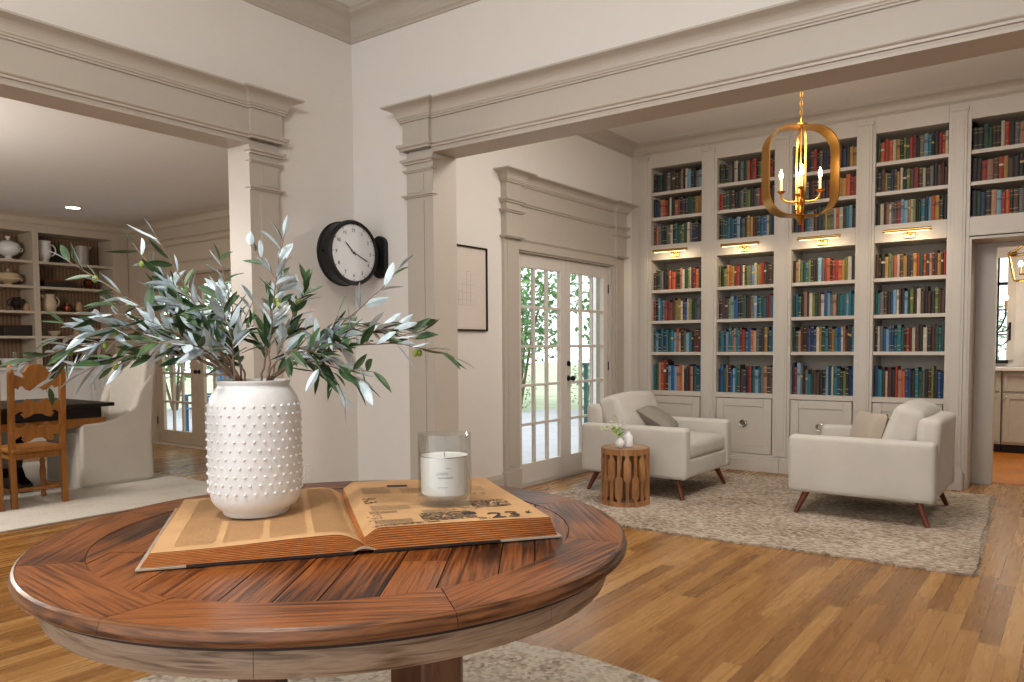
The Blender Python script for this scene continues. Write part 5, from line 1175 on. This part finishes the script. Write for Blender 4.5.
for k in range(2):
    q = (LK.x+(-.03 if k == 0 else .03), LK.y, 1.93); c_ = MB().cyl(q, (q[0], q[1], 2.0), .009, n=10).build('candle_sleeve', M['sleeve'], e); MB().sphere((q[0], q[1], 2.03), .02, (1, 1, 1.5), 6).build('lit_bulb', M['bulb'], c_)
MB().cyl((LK.x-.04, LK.y, 1.925), (LK.x+.04, LK.y, 1.925), .008, n=8).build('bulb_holder', M['brassl'], e)
e = empty('iron_sconce', (-.66, 10.78, 1.6)); tag(e, 'black wrought iron candle sconce with curled arm at the kitchen window', 'sconce'); pts = [(-.665, 10.759, 1.45), (-.70, 10.68, 1.38), (-.80, 10.55, 1.36), (-.74, 10.45, 1.42), (-.69, 10.42, 1.55), (-.69, 10.42, 1.62)]
MB().tube(pts, .009, 8).build('arm', M['black'], e); MB().box(-.68, -.655, 10.745, 10.7595, 1.27, 1.48).build('back_plate', M['black'], e); pts = [(-.665, 10.745, 1.3), (-.72, 10.68, 1.22), (-.82, 10.6, 1.2), (-.86, 10.56, 1.27), (-.82, 10.55, 1.30)]; MB().tube(pts, .007, 8).build('scroll', M['black'], e)
cs_ = MB().cyl((-.69, 10.42, 1.62), (-.69, 10.42, 1.72), .014, n=10).build('candle_sleeve', M['tanceramic'], e); MB().sphere((-.69, 10.42, 1.75), .022, (1, 1, 1.4), 6).build('lit_bulb', M['bulb'], cs_)

# ------------------------------------------------------------------ outdoors
struct(MB().box(-9.0, XO, 5.56, 13.5, -.2, -.06).box(-16, -9.0, 5.56, 9.5, -.2, -.06), 'floor_patio', M['deck']); o = MB().box(-40, 25, 5.5, 60, -.45, -.22).build('garden_ground', M['ground']); tag(o, kind='structure')
rs = random.Random(77)
def shrub(x, y, h, r, lab, nleaf=900, size=.09, z0=.25):
    e = empty('shrub', (x, y, -.22)); tag(e, lab, 'shrub', 'shrubs and small trees outside the glass doors'); st, lv = MB(), MB(); lv.keep = True
    for k in range(7):
        a = 2*PI*k/7+rs.random(); tip = Vector((x+r*.6*math.cos(a), y+r*.6*math.sin(a), h*rs.uniform(.6, .95))); base = Vector((x, y, -.22)); st.tube([base, base.lerp(tip, .35)+Vector((0, 0, .1*h)), base.lerp(tip, .7)+Vector((0, 0, .06*h)), tip], [.035, .025, .015, .006], 6)
    for k in range(nleaf):
        u = Vector((rs.gauss(0, 1), rs.gauss(0, 1), rs.gauss(0, 1))).normalized()*rs.random()**.4; p = Vector((x+u.x*r, y+u.y*r, z0+(h-z0)*.5+u.z*(h-z0)*.5)); d = Vector((rs.gauss(0, 1), rs.gauss(0, 1), rs.gauss(0, .6))).normalized(); s_ = d.cross(Vector((rs.gauss(0, .5), rs.gauss(0, .5), 1))).normalized(); L = size*rs.uniform(.7, 1.4)
        lv.add([tuple(p), tuple(p+d*L*.5+s_*L*.25), tuple(p+d*L), tuple(p+d*L*.5-s_*L*.25)], [(0, 1, 2, 3)])
    st.build('stem', M['stem'], e); lv.build('leaves', M['shrub'], e, smooth=False)
shrub(-7.6, 14.6, 1.5, .8, 'round green shrub seen low through the left glass door'); shrub(-10.2, 14.2, 3.4, 1.2, 'tall loose leafy tree seen through the left glass door', 1500, .17, .7)
shrub(-6.6, 15.0, 3.2, 1.0, 'leafy tree seen through the right glass door', 1400, .16, .7); shrub(-9.3, 12.6, .9, .55, 'low round shrub on the patio edge behind the left glass door', 700, .06, -.1)
shrub(-12.6, 16.5, 3.8, 1.5, 'far pale tree at the left of the library glass doors', 1300, .19, .6); shrub(-13.6, 9.6, 2.2, .9, 'bushy green shrub seen through the dining room doors', 1500, .13, .1); shrub(-12.2, 10.6, 1.6, .7, 'smaller shrub beside the bushy one outside the dining doors', 700, .08, .1)
shrub(-8.4, 16.5, 5.2, 2.0, 'tall airy tree filling the upper panes of the left glass door', 2200, .19, .8); shrub(-6.0, 13.6, 4.6, 1.3, 'tall airy tree filling the upper panes of the right glass door', 1700, .17, .8); shrub(-7.4, 13.0, 1.1, .7, 'dense low shrub behind the lower panes of the right glass door', 900, .07, -.1)
shrub(-10.9, 12.6, 1.3, .8, 'dense low shrub behind the lower panes of the left glass door', 900, .07, -.1); shrub(-15.5, 9.0, 4.0, 1.6, 'tall tree seen through the upper panes of the dining doors', 2000, .2, .5)
shrub(-1.6, 14.0, 2.4, 1.0, 'green tree seen through the kitchen window', 900, .1, .6)
o = MB(); o.box(-5.12, -4.98, 8.72, 8.86, -.06, 3.2); o.box(-5.16, -4.94, 8.68, 8.90, -.06, .18); o.box(-5.16, -4.94, 8.68, 8.90, 3.05, 3.2); o = o.build('porch_column', M['whitep'], bevel=.006); tag(o, 'white square porch column outside the right glass door', 'column')
e = empty('deck_railing', (-6.4, 11.2, -.06)); tag(e, 'dark green railing on the patio behind the right glass door', 'railing')
for k in range(5): MB().box(-6.43, -6.37, 10.72+k*.32, 10.77+k*.32, -.06, .93).build('post', M['teal'], e)
MB().box(-6.45, -6.35, 10.68, 12.1, .93, .97).build('top_rail', M['teal'], e, bevel=.005); MB().box(-6.42, -6.38, 10.7, 12.08, .12, .16).build('bottom_rail', M['teal'], e)
e = empty('patio_chair', (-10.9, 6.9, -.06)); tag(e, 'blue slatted patio chair outside the dining room doors', 'chair')
for k in range(5): MB().box(-11.2+k*.12, -11.11+k*.12, 7.16, 7.185, .30, .92).build('back_slat', M['bluep'], e, bevel=.003)
for k in range(4): MB().box(-11.22, -10.62, 6.66+k*.125, 6.765+k*.125, .30, .32).build('seat_slat', M['bluep'], e)
for x in (-11.22, -10.67):
    for y in (6.66, 7.12): MB().box(x, x+.05, y, y+.05, -.06, .50).build('leg', M['bluep'], e)
    MB().box(x-.02, x+.07, 6.62, 7.2, .50, .525).build('armrest', M['bluep'], e)
